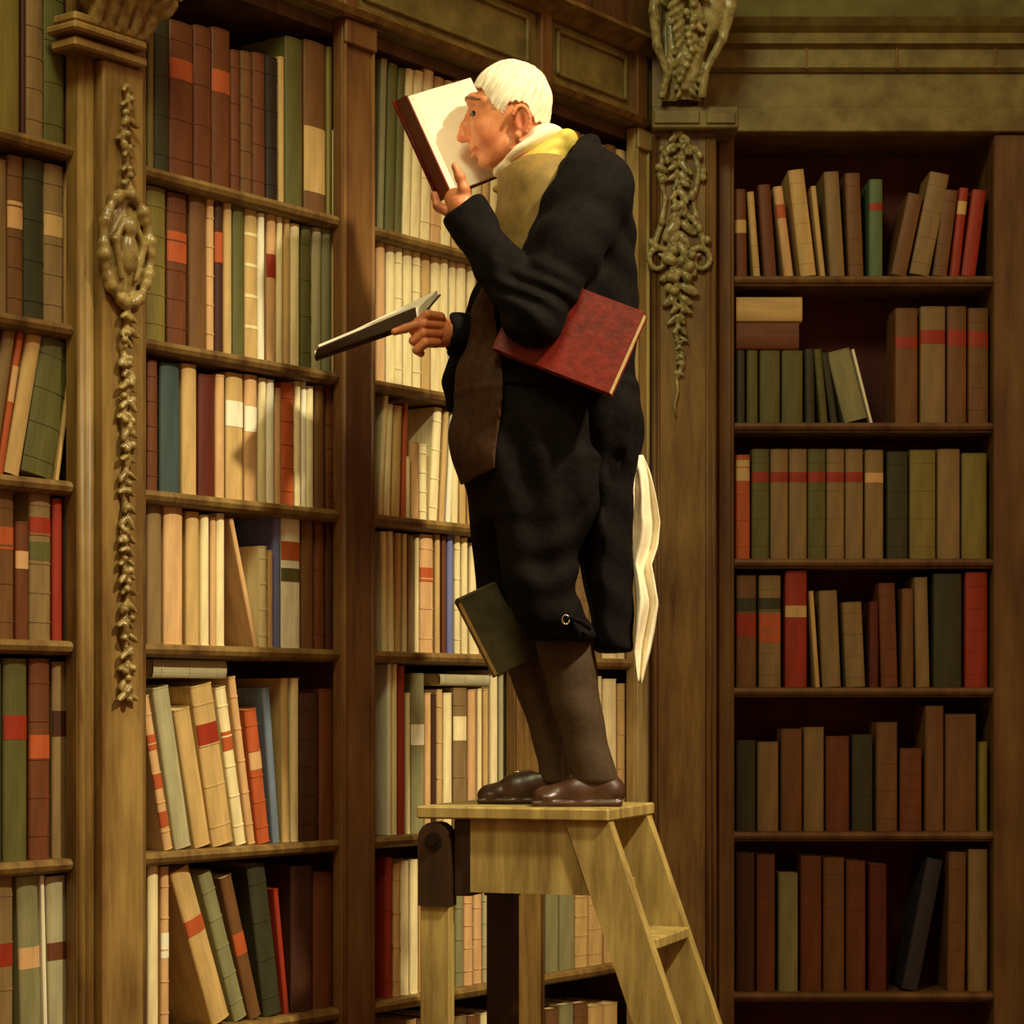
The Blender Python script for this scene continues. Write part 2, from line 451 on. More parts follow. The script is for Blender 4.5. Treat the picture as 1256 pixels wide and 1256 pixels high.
# garland carving (implicit blobs)
def leafR(a): return rot_from((math.cos(a),0,math.sin(a)))
def garland(x0,z_top,z_bot,wid,yf,Mx,parent,m_,medal=None,fat=None,seed=1,dens=1.0,extra=None):
    rr=random.Random(seed)
    H=z_top-z_bot
    S=SDF(rng(x0-max(wid*2.1,.1),x0+max(wid*2.1,.1),.0028),rng(yf-.05,yf+.012,.003),rng(z_bot-.03,z_top+.03,.0032))
    z=z_top; i=0
    pts=[]
    n=int(H/.03)
    for j in range(n+1):
        zz=z_top-H*j/n; pts.append((x0+wid*.22*math.sin(j*1.3),yf-.006,zz))
    S.chain(pts,[.007]*len(pts),k=.006)
    while z>z_bot:
        f=fat((z_top-z)/H) if fat else 1
        if medal and medal[0]-.01<z<medal[1]+.01: z-=.02; continue
        for sd in (-1,1):
            a=-math.pi/2+sd*rr.uniform(.45,1.15); L=wid*f*rr.uniform(.55,.95)
            c=(x0+sd*math.cos(a)*0+math.cos(a)*L*.55,yf-.008-rr.uniform(0,.008)*f,z+math.sin(a)*L*.3)
            S.ell(c,(L*.55,.008*min(f,1.4),L*.24),k=.004,R=leafR(a))
            S.cone(c,(c[0]+math.cos(a)*L*.5,c[1]-.006,c[2]+math.sin(a)*L*.5),.004,.0025,k=.003)
        if rr.random()<.85:
            for q in range(rr.choice([1,2,3])):
                S.ell((x0+rr.uniform(-1,1)*wid*.4*f,yf-.016*f**.5,z+rr.uniform(-.014,.014)),(.0085*f**.5,)*3,k=.002)
        z-=rr.uniform(.022,.034)/dens*(.75+.25*f)
    if medal:
        zc=(medal[0]+medal[1])/2; rz=(medal[1]-medal[0])/2; rx=medal[2]
        N=30
        ring=[(x0+rx*math.cos(2*math.pi*k/N),yf-.012,zc+rz*math.sin(2*math.pi*k/N)) for k in range(N+1)]
        S.chain(ring,[.011+.004*math.sin(k*2.1) for k in range(N+1)],k=.006)
        S.ell((x0,yf-.004,zc),(rx*.8,.010,rz*.85),k=.008)
        S.ell((x0,yf-.018,zc-.01),(rx*.34,.016,rz*.36),k=.008)
        S.ell((x0,yf-.022,zc+rz*.38),(rx*.26,.014,rz*.2),k=.006)
        for sd in (-1,1):
            S.chain([(x0+sd*rx*.2,yf-.018,zc+rz*.5),(x0+sd*rx*.62,yf-.02,zc+rz*.1),(x0+sd*rx*.3,yf-.018,zc-rz*.55)],[.007,.009,.006],k=.005)
    if extra: extra(S)
    return S.build('carved_garland',m_,parent)

# left pilaster between far-left and main bookcase
pr=.05
P0=Lt(94,-.02); P1=Lt(179,-.02)
pl=empty('pilaster',M=ML); tag(pl,'tall carved wooden pilaster with hanging garland and oval medallion, left side','pilaster')
b=MB(); b.box(P0,P1,-.02,.0118,0,TOPZ+.03); b.box(REAR[0][0],REAR[0][1],.0118,.26,0,TOPZ+.03); b.build('pilaster_body',wood,pl)
pa,pb=Lt(127,-.055),Lt(177,-.055)
b=MB(); b.box(pa,pb,-.055,-.019,.16,EYE+1.354,.004); b.build('raised_panel',woodl,pl)
b=MB()
for xx,rd in ((100,.010),(108,.014),(117,.009),(123,.006)):
    t=Lt(xx,-.022); b.tube([(t,-.02,.16),(t,-.02,EYE+1.36)],[rd]*2,12)
b.build('vertical_moulding',woodl,pl,True)
b=MB()
for z,pp,hh in ((EYE+1.355,.075,.022),(EYE+1.385,.09,.018),(EYE+1.41,.07,.02)):
    b.box(Lt(92,-pp),Lt(182,-pp)-.0,-pp,.0,z,z+hh,.005)
b.build('capital_moulding',woodl,pl)
b=MB(); b.box(P0,P1,-.07,-.0205,0,.16,.006); b.build('pilaster_foot',wood,pl)
xg=Lt(153,-.06)
garland(xg,Lz(153,106,-.06),Lz(153,852,-.06),.034,-.055,None,pl,carvem,medal=(Lz(150,372,-.06),Lz(150,238,-.06),.066),seed=4,dens=.9)
# carved capital: volutes and leaves
S=SDF(rng(Lt(80,-.1),Lt(225,-.1),.004),rng(-.17,.0,.004),rng(EYE+1.41,EYE+1.66,.004))
zc=EYE+1.43
for sx,xx in ((-1,112),(1,196)):
    t=Lt(xx,-.08); cz=zc+.075
    N=26; pts=[]
    for k in range(N):
        a=k*.42; r_=.048*(1-k/N*.8); pts.append((t+sx*-1*r_*math.cos(a)*-1,-.07-.0012*k,cz+r_*math.sin(a)))
    S.chain(pts,[.013*(1-k/N*.4) for k in range(N)],k=.006)
tc_=(Lt(112,-.08)+Lt(196,-.08))/2
S.ell((tc_,-.03,zc+.08),(.085,.05,.09),k=.012)
for j in range(5):
    xx=tc_+(j-2)*.035
    S.chain([(xx,-.06,zc-.005),(xx+(j-2)*.004,-.085,zc+.05),(xx+(j-2)*.012,-.12,zc+.085),(xx+(j-2)*.016,-.135,zc+.07)],[.016,.018,.014,.008],k=.006)
S.ell((tc_,-.11,zc+.14),(.03,.025,.03),k=.01)
S.chain([(tc_,-.09,zc+.17),(tc_+.06,-.1,zc+.17),(tc_+.125,-.11,zc+.145)],[.02,.02,.012],k=.008)
S.chain([(tc_,-.09,zc+.17),(tc_-.06,-.1,zc+.17),(tc_-.11,-.11,zc+.145)],[.02,.02,.012],k=.008)
S.build('carved_capital',carvem,pl)

# ------------------------------------------------------------------ right wall
RS=[Rz(0,y) for y in (338,518,685,843,1020,1217)]
RTOP=Rz(0,166)
rx0,rx1=Rt(898),Rt(1218)
rc=empty('bookcase',M=MR); tag(rc,'dim bookcase facing the viewer on the right-hand wall','bookcase')
b=MB(); b.box(rx0-.02,rx1+.02,.26,.28,0,RTOP+.02); b.build('back_panel',rback,rc)
for x in (rx0-.02,rx1): 
    b=MB(); b.box(x,x+.02,.002,.258,0,RTOP); b.build('side_panel',rwood,rc)
for z in RS+[RS[-1]-.45]:
    b=MB(); b.box(rx0,rx1,.006,.258,z-.028,z); b.prism([(.006,z-.026),(-.004,z-.02),(-.007,z-.012),(-.004,z-.003),(.006,z)],rx0,rx1,'x'); b.build('shelf',rwood,rc)
b=MB(); b.box(rx0,rx1,.0,.258,RTOP,RTOP+.03); b.build('top_board',rwood,rc)
b=MB(); b.box(rx1+.0,Rt(1330),-.012,.0,0,RTOP+.0,.002); b.box(rx1+.022,Rt(1330),.001,.258,0,RTOP+.0,.002);b.build('stile',rwood,rc)
b=MB(); b.box(Rt(866),rx0+.004,-.02,-.001,0,RTOP+.0,.003); b.box(Rt(880),rx0-.006,-.03,-.019,.1,RTOP-.02,.003); b.build('stile',rwood,rc)
# entablature
en=empty('cornice',M=MR); tag(en,'broad pale olive cornice with stepped mouldings above the right bookcase','cornice')
zz=lambda y:Rz(0,y)
b=MB(); b.box(Rt(862),Rt(1500),-.03,.3,zz(165)+.001,zz(134),.003); b.build('architrave',frieze,en)
b=MB(); b.box(Rt(862),Rt(1500),-.02,.3,zz(134)+.0005,zz(92)-.0005); b.build('frieze_band',frieze,en)
b=MB(); b.prism([(.3,zz(92)),(-.03,zz(92)),(-.045,zz(88)),(-.045,zz(66)),(-.06,zz(62)),(.3,zz(62))],Rt(862),Rt(1500),'x'); b.build('middle_moulding',frieze,en)
b=MB(); b.prism([(.3,zz(61.9)),(-.07,zz(61.9)),(-.075,zz(50)),(-.1,zz(44)),(-.12,zz(36)),(-.09,zz(33)),(.3,zz(33))],Rt(862),Rt(1500),'x'); b.build('crown_moulding',frieze,en)
for xa in (985,1095,1215):
    b=MB(); b.box(Rt(xa),Rt(xa+3),-.049,-.03,zz(90),zz(62),.001); b.build('joint_strip',wood,en)
m=MB(); m.box(Rt(862),Rt(1500),-.02,.3,zz(33)+.001,zz(33)+1.0); tag(m.build('trim_1', plaster,M=MR),kind='structure')

# corner pilaster
cp=empty('pilaster',(0,0,0)); tag(cp,'greenish carved corner pilaster with fruit garland, left of the right bookcase','pilaster')
YP=6.36
def XP(px,Y=YP): return (px-CX)/F*Y
def ZP(py,Y=YP): return EYE+(HZ-py)/F*Y
b=MB(); b.box(XP(800),XP(878),YP,YR-.034,0,ZP(160)); b.box(XP(800),Rt(862),YR-.034,YP+.35,0,ZP(160)); b.build('pilaster_body',wood,cp)
b=MB()
for xx,rd in ((803,.008),(808,.005),(868,.007),(875,.006)): b.tube([(XP(xx),YP+.001,.2),(XP(xx),YP+.001,ZP(168))],[rd]*2,10)
b.build('vertical_moulding',rwood,cp,True)
b=MB(); b.box(XP(800,YP-.05),XP(906,YP-.05),YP-.05,YP+.1,ZP(157,YP-.05),ZP(130,YP-.05),.004)
b.box(XP(802,YP-.05),XP(858,YP-.05),YP-.058,YP-.049,ZP(152,YP-.05),ZP(135,YP-.05),.003)
b.box(XP(866,YP-.05),XP(902,YP-.05),YP-.058,YP-.049,ZP(152,YP-.05),ZP(138,YP-.05),.003); b.build('impost_block',frieze,cp)
b=MB(); b.box(XP(800),XP(862),YP,YP+.35,ZP(131),ZP(-60)); b.build('upper_body',wood,cp)
def fruit(S):
    rr=random.Random(5)
    for sx in (-1,1):
        pts=[(XP(833+sx*x),YP-.008,ZP(y)) for x,y in ((6,172),(20,190),(24,215),(17,245),(22,275),(30,298))]
        S.chain(pts,[.006,.008,.009,.007,.009,.010],k=.004)
        for k in range(12):
            q=pts[rr.randrange(1,6)]; S.ell((q[0]+rr.uniform(-.012,.012),YP-.016,q[2]+rr.uniform(-.02,.02)),(.010,.010,.012),k=.002)
        N=18; cx=833+sx*26
        S.chain([(XP(cx-sx*(15-.55*k)*math.cos(k*.45)),YP-.014,ZP(320-(17-.6*k)*math.sin(k*.45))) for k in range(N)],[.010-.0003*k for k in range(N)],k=.003)
    for k in range(14): S.ell((XP(833+rr.uniform(-16,16)),YP-.03+rr.uniform(0,.008),ZP(rr.uniform(300,360))),(.014,)*3,k=.002)
garland(XP(833),ZP(166),ZP(462),.050,YP,None,cp,carver,fat=lambda u: 1.05 if u<.35 else (1.6 if u<.62 else max(.35,1.4-1.35*(u-.62)/.38)),seed=11,extra=fruit)
# tail
b=MB(); b.tube([(XP(829),YP-.006,ZP(455)),(XP(831),YP-.01,ZP(480)),(XP(827),YP-.008,ZP(498)),(XP(829),YP-.006,ZP(512))],[.006,.004,.005,.002],8); b.build('garland_tail',carver,cp,True)
# console bracket
S=SDF(rng(XP(790),XP(900),.004),rng(YP-.27,YP+.02,.005),rng(ZP(132),ZP(-60),.004))
xc=XP(838)
S.box((xc-.012,YP-.02,ZP(60)),(.052,.04,.17),rnd=.01,k=.006)
for pts in (((803,-20),(799,30),(803,70),(816,102),(809,128)),((890,-20),(892,25),(882,62),(862,98),(858,128)),((872,-10),(874,30),(858,70),(846,110))):
    S.chain([(XP(x),YP-.09-.05*(130-y)/150,ZP(y)) for x,y in pts],[.016,.016,.013,.011,.012][:len(pts)],k=.006)
S.ell((XP(868),YP-.10,ZP(22)),(.05,.05,.075),k=.02)
pr_=[]
for k in range(34):
    u=k/33; zz_=ZP(128-u*170); yy=YP-.055-.10*u**1.3-.02*math.sin(u*6)
    pr_.append((yy,zz_))
for sx in (-1,0,1):
    S.chain([(xc+sx*.048*(.65+.45*i/33),y,z) for i,(y,z) in enumerate(pr_)],[.011 if sx else .024]*34,k=.012)
for sx in (-1,1):
    N=22
    S.chain([(xc+sx*.055,YP-.12-.05*(1-k/N)*math.cos(k*.5),ZP(8)+.05*(1-k/N)*math.sin(k*.5)) for k in range(N)],[.014]*N,k=.006)
rr=random.Random(3)
for j in range(16):
    u=j/15; z=ZP(120-u*125); y=YP-.075-.10*u**1.3
    for sx in (-1,1):
        a=-1.57+sx*rr.uniform(.5,1.0); L=.05*(.7+.5*u)
        S.ell((xc+math.cos(a)*L*.7,y-.012,z+math.sin(a)*L*.3),(L*.6,.01,L*.22),k=.004,R=leafR(a))
    S.ell((xc+rr.uniform(-.02,.02),y-.03,z),(.011,)*3,k=.004)
S.build('scroll_bracket',carver,cp)

# ------------------------------------------------------------------ books
MCASE='garlanded bookcase'
L_='far left bookcase'; M_="left-middle bookcase"; B_="bookcase behind man"; N_="narrow corner bookcase"; R_="right-hand bookcase"
lb=lambda c,a,b:[(c,a,b)]
put_row('L',L_,0,SZ[0],[(-12,26,-40,'ol'),(27,33,-20,'db'),(33,55,-30,'rs'),(56,81,-25,'gr'),(82,90,-10,'db')])
put_row('L',L_,1,SZ[1],[(-12,10,195,'rs'),(11,30,192,'br',lb('pk',.55,.72)),(31,55,196,'dg'),(56,80,203,'rs',lb('tn',.55,.7)),(82,88,212,'pk')])
put_row('L',L_,2,SZ[2],[(-40,-22,398,'br',None,24),(-20,-4,402,'rs',None,26),(-3,5,405,'or',lb('pk',.5,.75),26),(6,25,405,'tn',None,30),(27,66,414,'gr',None,27),(68,73,455,'tn',None,18)])
put_row('L',L_,3,SZ[3],[(-12,19,600,'br',lb('or',.6,.75)),(21,37,640,'rb',lb('pk',.6,.75)),(38,64,597,'rs',[('rd',.68,.8),('gr',.52,.64)]),(66,79,612,'rd'),(80,90,606,'dg')])
put_row('L',L_,4,SZ[4],[(-12,4,812,'dg'),(6,35,808,'gr',lb('rd',.6,.72)),(38,63,808,'rb',lb('or',.5,.62)),(66,90,812,'rs',lb('db',.62,.75))])
put_row('L',L_,5,SZ[5],[(-12,18,1072,'rs',lb('rd',.5,.63)),(28,54,1074,'sl',lb('pk',.48,.6),-6),(55,60,1074,'wh',None,-5),(63,88,1074,'gy',lb('rb',.52,.62),-5)])

put_row('L',M_,0,SZ[0],[(182,190,20,'ol'),(191,209,22,'dg'),(210,239,28,'rb',lb('or',.62,.76)),(240,261,33,'rb'),(262,284,36,'rb',lb('or',.6,.74)),(285,296,62,'rb'),(297,311,64,'br'),(312,327,66,'rb'),(328,342,70,'bk'),(343,350,70,'tn'),(352,373,47,'gr'),(375,401,52,'br',lb('tn',.12,.5)),(402,409,58,'ol'),(410,415,160,'cr')])
put_row('L',M_,1,SZ[1],[(181,205,230,'ol'),(207,231,238,'rb',lb('or',.55,.75)),(234,254,235,'br'),(255,264,245,'pk'),(265,275,248,'db',lb('or',.6,.8)),(276,286,250,'tn'),(287,301,250,'gr'),(302,317,252,'tn',[('cr',.2,.22),('cr',.4,.42),('cr',.6,.62),('cr',.8,.82)]),(318,326,262,'wh'),(329,340,255,'pk',lb('rd',.55,.7)),(341,348,265,'cr'),(350,357,262,'tn'),(358,369,275,'cr'),(371,383,278,'gr'),(385,396,280,'gy'),(397,408,282,'sl'),(409,415,280,'pk')])
put_row('L',M_,2,SZ[2],[(182,195,442,'rb'),(198,222,446,'te'),(225,243,447,'tn'),(245,265,460,'mr'),(266,277,460,'pk'),(279,300,458,'tn',lb('wh',.58,.78)),(302,317,460,'pk',lb('wh',.55,.75)),(319,328,464,'cr'),(329,338,466,'wh'),(339,346,476,'pk'),(347,362,470,'or'),(363,370,468,'cr'),(371,377,460,'wh'),(378,386,474,'cr'),(388,400,473,'br'),(402,415,474,'rb')])
put_row('L',M_,3,SZ[3],[(182,200,616,'rs'),(203,226,618,'pk'),(230,246,628,'tn'),(248,258,632,'cr'),(259,266,634,'pk'),(267,277,630,'cr'),(312,318,635,'pk',None,-31),(320,329,670,'cr'),(330,336,675,'tn'),(337,346,635,'vb'),(347,370,632,'wh',[('or',.66,.8),('gr',.5,.6)]),(372,386,635,'br'),(388,400,640,'rb'),(402,415,636,'db')])
put_row('L',M_,4,SZ[4],[(203,214,852,'pk',[('or',.15,.25),('or',.4,.5),('or',.65,.75)],-30),(217,237,840,'gy',None,-29),(241,261,866,'tn',None,-27),(263,289,836,'tn',lb('rd',.62,.76),-28),(291,304,841,'cr',lb('or',.6,.72),-26),(306,315,829,'pk',None,-25),(318,333,868,'or',lb('pk',.55,.68),-17),(336,345,843,'bl',None,-13),(348,357,832,'tn',None,-2),(359,368,832,'cr'),(370,392,850,'db'),(394,414,845,'rb')])
put_flat('L',M_,4,188,278,808,831,'gy')
put_row('L',M_,5,SZ[5],[(183,196,1058,'cr'),(199,209,1063,'pk',lb('wh',.45,.6)),(262,286,1060,'tn',lb('or',.58,.68),-54),(289,306,1067,'sl',None,-46),(308,323,1072,'br',lb('or',.45,.6),-38),(326,348,1058,'dg',None,-22),(350,356,1090,'rd',None,-14),(359,385,1062,'db'),(387,413,1070,'rb')])

def gen(x0,x1,yf,seed,wmin,wmax,cols,yvar=10,lean=0,special=()):
    rr=random.Random(seed); x=x0; out=[]
    while x<x1-wmin:
        w=rr.uniform(wmin,wmax); e=min(x+w,x1); c=rr.choice(cols)
        out.append((x,e-.8,yf(x)+rr.uniform(0,yvar),c,None,lean)); x=e+rr.choice([0,0,.4,1.0])
    for (i,c,lab) in special:
        if i<len(out): o=out[i]; out[i]=(o[0],o[1],o[2],c,lab,lean)
    return out
cc=['cr','cr','tn','cr','wh','tn','pk','rs']
sl=lambda y0,y1:(lambda x:y0+(y1-y0)*(x-462)/178)
put_row('L',B_,0,SZ[0],gen(464,628,sl(70,122),1,8,13,cc,8,5,[(0,'sl',None),(1,'gr',None),(2,'gr',None)]))
put_row('L',B_,1,SZ[1],gen(463,628,sl(292,322),2,8,12,['tn','cr','tn','cr','pk','cr'],9,0,[(0,'pk',None)]))
r2=[(464,470,484,'cr',None,8),(472,480,496,'cr',None,4),(482,492,498,'tn',None,3),(494,499,495,'or',None,3),(500,504,560,'cr'),(506,515,542,'pk'),(517,525,545,'cr'),(528,538,500,'cr',None,6),(540,546,505,'tn',None,6),(548,554,505,'wh',None,6),(556,563,520,'cr',None,2),(565,573,520,'tn')]
put_row('L',B_,2,SZ[2],r2+gen(576,628,sl(500,520),5,9,13,cc))
r3=[(470,477,652,'cr',None,-2),(479,485,652,'cr',None,-2),(487,493,654,'tn'),(495,500,655,'cr'),(502,508,657,'rs'),(510,515,660,'cr'),(517,533,656,'pk',lb('or',.6,.72)),(535,541,656,'tn'),(543,548,658,'rb'),(550,557,656,'vb'),(559,566,656,'cr'),(568,575,660,'cr')]
put_row('L',B_,3,SZ[3],r3+gen(578,628,sl(655,665),6,9,13,cc))
r4=[(476,481,815,'wh'),(483,488,815,'cr'),(490,498,817,'rd'),(500,504,850,'cr'),(506,522,826,'sl',lb('wh',.55,.68)),(523,530,850,'pk'),(531,536,852,'db'),(537,544,846,'tn'),(546,556,850,'cr'),(558,574,844,'rs',lb('cr',.62,.8)),(576,585,846,'pk'),(587,592,845,'cr'),(594,600,845,'tn'),(603,612,822,'cr'),(614,625,825,'gy')]
put_row('L',B_,4,SZ[4],r4)
put_flat('L',B_,4,540,601,826,841,'gy')
put_row('L',B_,5,SZ[5],gen(474,628,sl(1050,1060),8,9,13,['cr','pk','tn','gy','cr','sl','rs'],10,0,[(0,'rd',None)]))
cb=['cr','tn','rs','tn','cr','sl']
for r,(y0) in enumerate((135,325,500,658,828,1060)):
    if r==0: g=gen(671,776,lambda x:150+(x-671)*.36,31,12,17,['gy','tn','cr','rs','sl'],6)
    else: g=gen(671,776,lambda x:y0+(x-671)*(.27-.06*r),31+r,15,20,cb if r<5 else ['sl','gy','rs','tn'],8)
    put_row('L',N_,r,SZ[r],g)

put_row('L',B_,6,SZ[6],gen(500,628,lambda x:1246-(x-474)*.05,91,13,17,['rs','tn','cr','br'],6))
put_row('L',N_,6,SZ[6],gen(671,776,lambda x:1232-(x-671)*.08,92,15,20,['rs','tn','br','sl'],6))
put_row('R',R_,0,RS[0],[(902,917,232,'rb',lb('tn',.5,.65),-2),(924,933,235,'tn',None,-8),(937,953,226,'rb',None,-8),(962,974,228,'pk',lb('or',.65,.8),-14),(982,1002,207,'tn',None,-16),(1006,1013,228,'tn',None,-12),(1018,1037,210,'rs',None,-8),(1041,1060,212,'br',None,-5),(1066,1083,220,'tg',lb('rd',.68,.76)),(1092,1112,236,'br',None,22),(1115,1140,210,'rs',None,26),(1144,1162,232,'br',None,14),(1165,1177,230,'rd',lb('tn',.7,.85),12),(1179,1197,232,'rd',None,14)])
put_row('R',R_,1,RS[1],[(903,914,430,'dg'),(916,930,430,'gr'),(932,957,430,'gr'),(959,985,430,'gr'),(988,1000,428,'dg',None,-1),(1006,1016,428,'gr',None,-8),(1019,1028,432,'dg',None,-12),(1036,1066,426,'sl',None,-24),(1067,1071,428,'wh',None,-23),(1098,1126,378,'br',lb('rd',.65,.75)),(1129,1160,376,'rs',lb('rd',.68,.8)),(1162,1186,376,'br',lb('rd',.66,.8)),(1188,1213,378,'br',lb('rd',.66,.8))])
put_flat('R',R_,1,903,980,395,428,'rb'); put_flat('R',R_,1,903,984,364,394,'tn')
put_row('R',R_,2,RS[2],[(902,920,558,'or',lb('tn',.75,.95))]+[(922+23*i,944+23*i,551,'rs' if i%3 else 'gr',lb('rd',.7,.79)) for i in range(6)]+[(1061,1084,552,'rs',lb('pk',.7,.79)),(1088,1114,554,'dg'),(1116,1148,552,'ol'),(1150,1178,551,'rs'),(1180,1211,556,'ol')])
put_row('R',R_,3,RS[3],[(903,928,706,'br',[('dg',.68,.8),('rd',.45,.66)]),(931,958,706,'rs',[('dg',.68,.8),('or',.4,.66)]),(963,990,700,'rd',lb('tn',.6,.7)),(1000,1006,725,'tn',None,-8),(1009,1032,724,'rs',None,-5),(1038,1062,738,'rs',None,-5),(1066,1078,738,'mr'),(1081,1102,715,'rb',None,-4),(1106,1121,722,'br'),(1124,1141,708,'rs',None,-3),(1145,1180,704,'dg'),(1184,1212,702,'rd')])
put_row('R',R_,4,RS[4],[(903,927,908,'dg'),(929,955,910,'rs'),(958,984,894,'br'),(986,1011,892,'rs'),(1013,1042,903,'rb'),(1045,1071,901,'dg'),(1075,1101,886,'br'),(1104,1131,918,'rb'),(1135,1158,866,'br'),(1160,1198,876,'br'),(1201,1212,910,'ol')])
put_row('R',R_,5,RS[5],[(903,926,1046,'db'),(928,951,1048,'rb'),(955,979,1071,'sl'),(982,1008,1050,'rb'),(1010,1036,1052,'br'),(1038,1062,1056,'rb'),(1066,1088,1060,'mr'),(1105,1126,1052,'nb',None,32),(1162,1184,1045,'br',None,2),(1188,1212,1042,'rs')])
finish_labels()

# ------------------------------------------------------------------ ladder
lwood=mat('ladder_wood',(174,154,92),.45,.25,alt=(132,110,60),scale=16,bump=.2)
ldark=mat('ladder_dark_and_shaded_wood',(52,34,20),.45,.3,scale=16)
iron=mat('ladder_iron',(40,32,26),.35,.2,metal=.6)
ang=math.atan2(-.33,.945)
lo_=Vector((.208,4.85,0))     # near right corner of the platform
LX=Vector((.945,-.33,0)).normalized(); LYv=Vector((.33,.945,0)).normalized()
MLd=Matrix(((LX.x,LYv.x,0,lo_.x),(LX.y,LYv.y,0,lo_.y),(0,0,1,0),(0,0,0,1)))
ZPL=1.405
ld=empty('library_ladder',M=MLd); tag(ld,'pale wooden library step ladder with flat top carrying the standing man','ladder')
PW=.446; PD=.37
b=MB(); b.box(-PW,0,0,PD,ZPL-.028,ZPL,.004); b.build('platform',lwood,ld)
AP=[(-PW+.12,ZPL-.19),(-.1035+.3541*.1615-.0005,ZPL-.19),(-.1035,ZPL-.0285),(-PW+.12,ZPL-.0285)]
b=MB(); b.prism(AP,.022,.047,'y'); b.build('apron',lwood,ld)
b=MB(); b.prism(AP,PD-.047,PD-.022,'y'); b.build('apron',lwood,ld)
sl_=math.tan(math.radians(19.5)); sw=.098
for y0 in (.012,PD-.052):
    b=MB(); zt=ZPL-.0285; x1=-.004
    b.prism([(x1-sw,zt),(x1,zt),(x1+sl_*zt,0),(x1+sl_*zt-sw,0)],y0,y0+.040,'y')
    o=b.build('stringer',lwood,ld)
zt=ZPL-.0285
k_=0
for z in (1.125,.86,.6,.34,.1):
    xo=-.004+sl_*(zt-z)
    b=MB(); b.box(xo-sw+.004,xo+.012,.0525,PD-.0525,z-.026,z,.004); b.build('rung',lwood,ld)
b=MB(); b.box(-.10,-.03,.0525,PD-.0525,ZPL-.19,ZPL-.17,.003); b.build('brace',lwood,ld)
for y0,nm in ((.01,0),(PD-.05,1)):
    bx=-PW+.004
    b=MB(); b.box(bx+.0,bx+.07,y0+.002,y0+.036,0,ZPL-.20,.003); 
    o=b.build('leg',lwood if nm==0 else ldark,ld,M=None if nm==0 else Matrix.Translation((.045,0,0)))  # rear leg is the same wood, its shade put in as the dark colour
    if nm: o['label']='rear leg with its shade painted in'
    b=MB(); q=[(bx-.002,ZPL-.222),(bx+.072,ZPL-.222),(bx+.072,ZPL-.06)]
    q+=[(bx+.035+.037*math.cos(a),ZPL-.072+.037*math.sin(a)) for a in [math.pi*k/8 for k in range(0,9)]]
    b.prism(q,y0-.006,y0+.042,'y'); o=b.build('hinge_block',ldark,ld,M=None if nm==0 else Matrix.Translation((.045,0,0)))
    b=MB(); 
    for rad,yy in ((.02,y0-.010),(.011,y0-.016)): b.prism([(bx+.036+rad*math.cos(a),ZPL-.078+rad*math.sin(a)) for a in [2*math.pi*k/16 for k in range(16)]],yy,y0-.0062,'y')
    b.build('bolt',iron,ld,M=None if nm==0 else Matrix.Translation((.045,0,0)))
b=MB(); b.box(-PW+.078,-PW+.118,.03,PD-.03,ZPL-.20,ZPL-.0285,.003); b.build('cross_block',ldark,ld)

# ------------------------------------------------------------------ the man
skin = None
base=Vector((.1,5.02,ZPL))
blot=[]
def LB(px,py,Y): 
    p=W(px,py,Y)-base; return (p.x,p.y,p.z)
skin=mat('skin',(204,134,88),.48,.16,streak=False,scale=12,bump=.1,spec=.5,alt=(178,104,64),
   blot=[(LB(567,168,5.0),.028,(188,84,50),.7),(LB(640,150,4.94),.04,(180,78,46),.75),(LB(598,172,4.96),.035,(204,110,72),.5),(LB(580,186,5.0),.016,(160,62,44),.7),
         (LB(525,405,4.94),.07,(186,86,46),.7),(LB(572,136,4.98),.02,(150,84,52),.6)])
pm=empty('person',base)
tag(pm,'white-haired man in dark tailcoat and knee breeches reading on top of the ladder','person')
org=tuple(base)

def fine(a,b,f0,f1,hc,hf,extra=()):
    out=[a]; x=a
    while x<b:
        f=(f0<=x<=f1) or any(p<=x<=q for p,q in extra)
        x+=hf if f else hc; out.append(x)
    return np.array(out)
YH=5.02
def Xp(px,Y=YH): return (px-CX)/F*Y
def Zp(py,Y=YH): return EYE+(HZ-py)/F*Y
xs=fine(Xp(470),Xp(800),Xp(475),Xp(695),.006,.0022)
ys=fine(4.70,5.32,4.82,5.13,.006,.0026)
zs=fine(ZPL,Zp(60),Zp(222),Zp(66),.007,.0022,extra=((Zp(275,4.9),Zp(195,4.9)),(Zp(445,5.0),Zp(370,5.0))))
S=SDF(xs,ys,zs)
w=lambda px,py,Y=YH:tuple(W(px,py,Y))
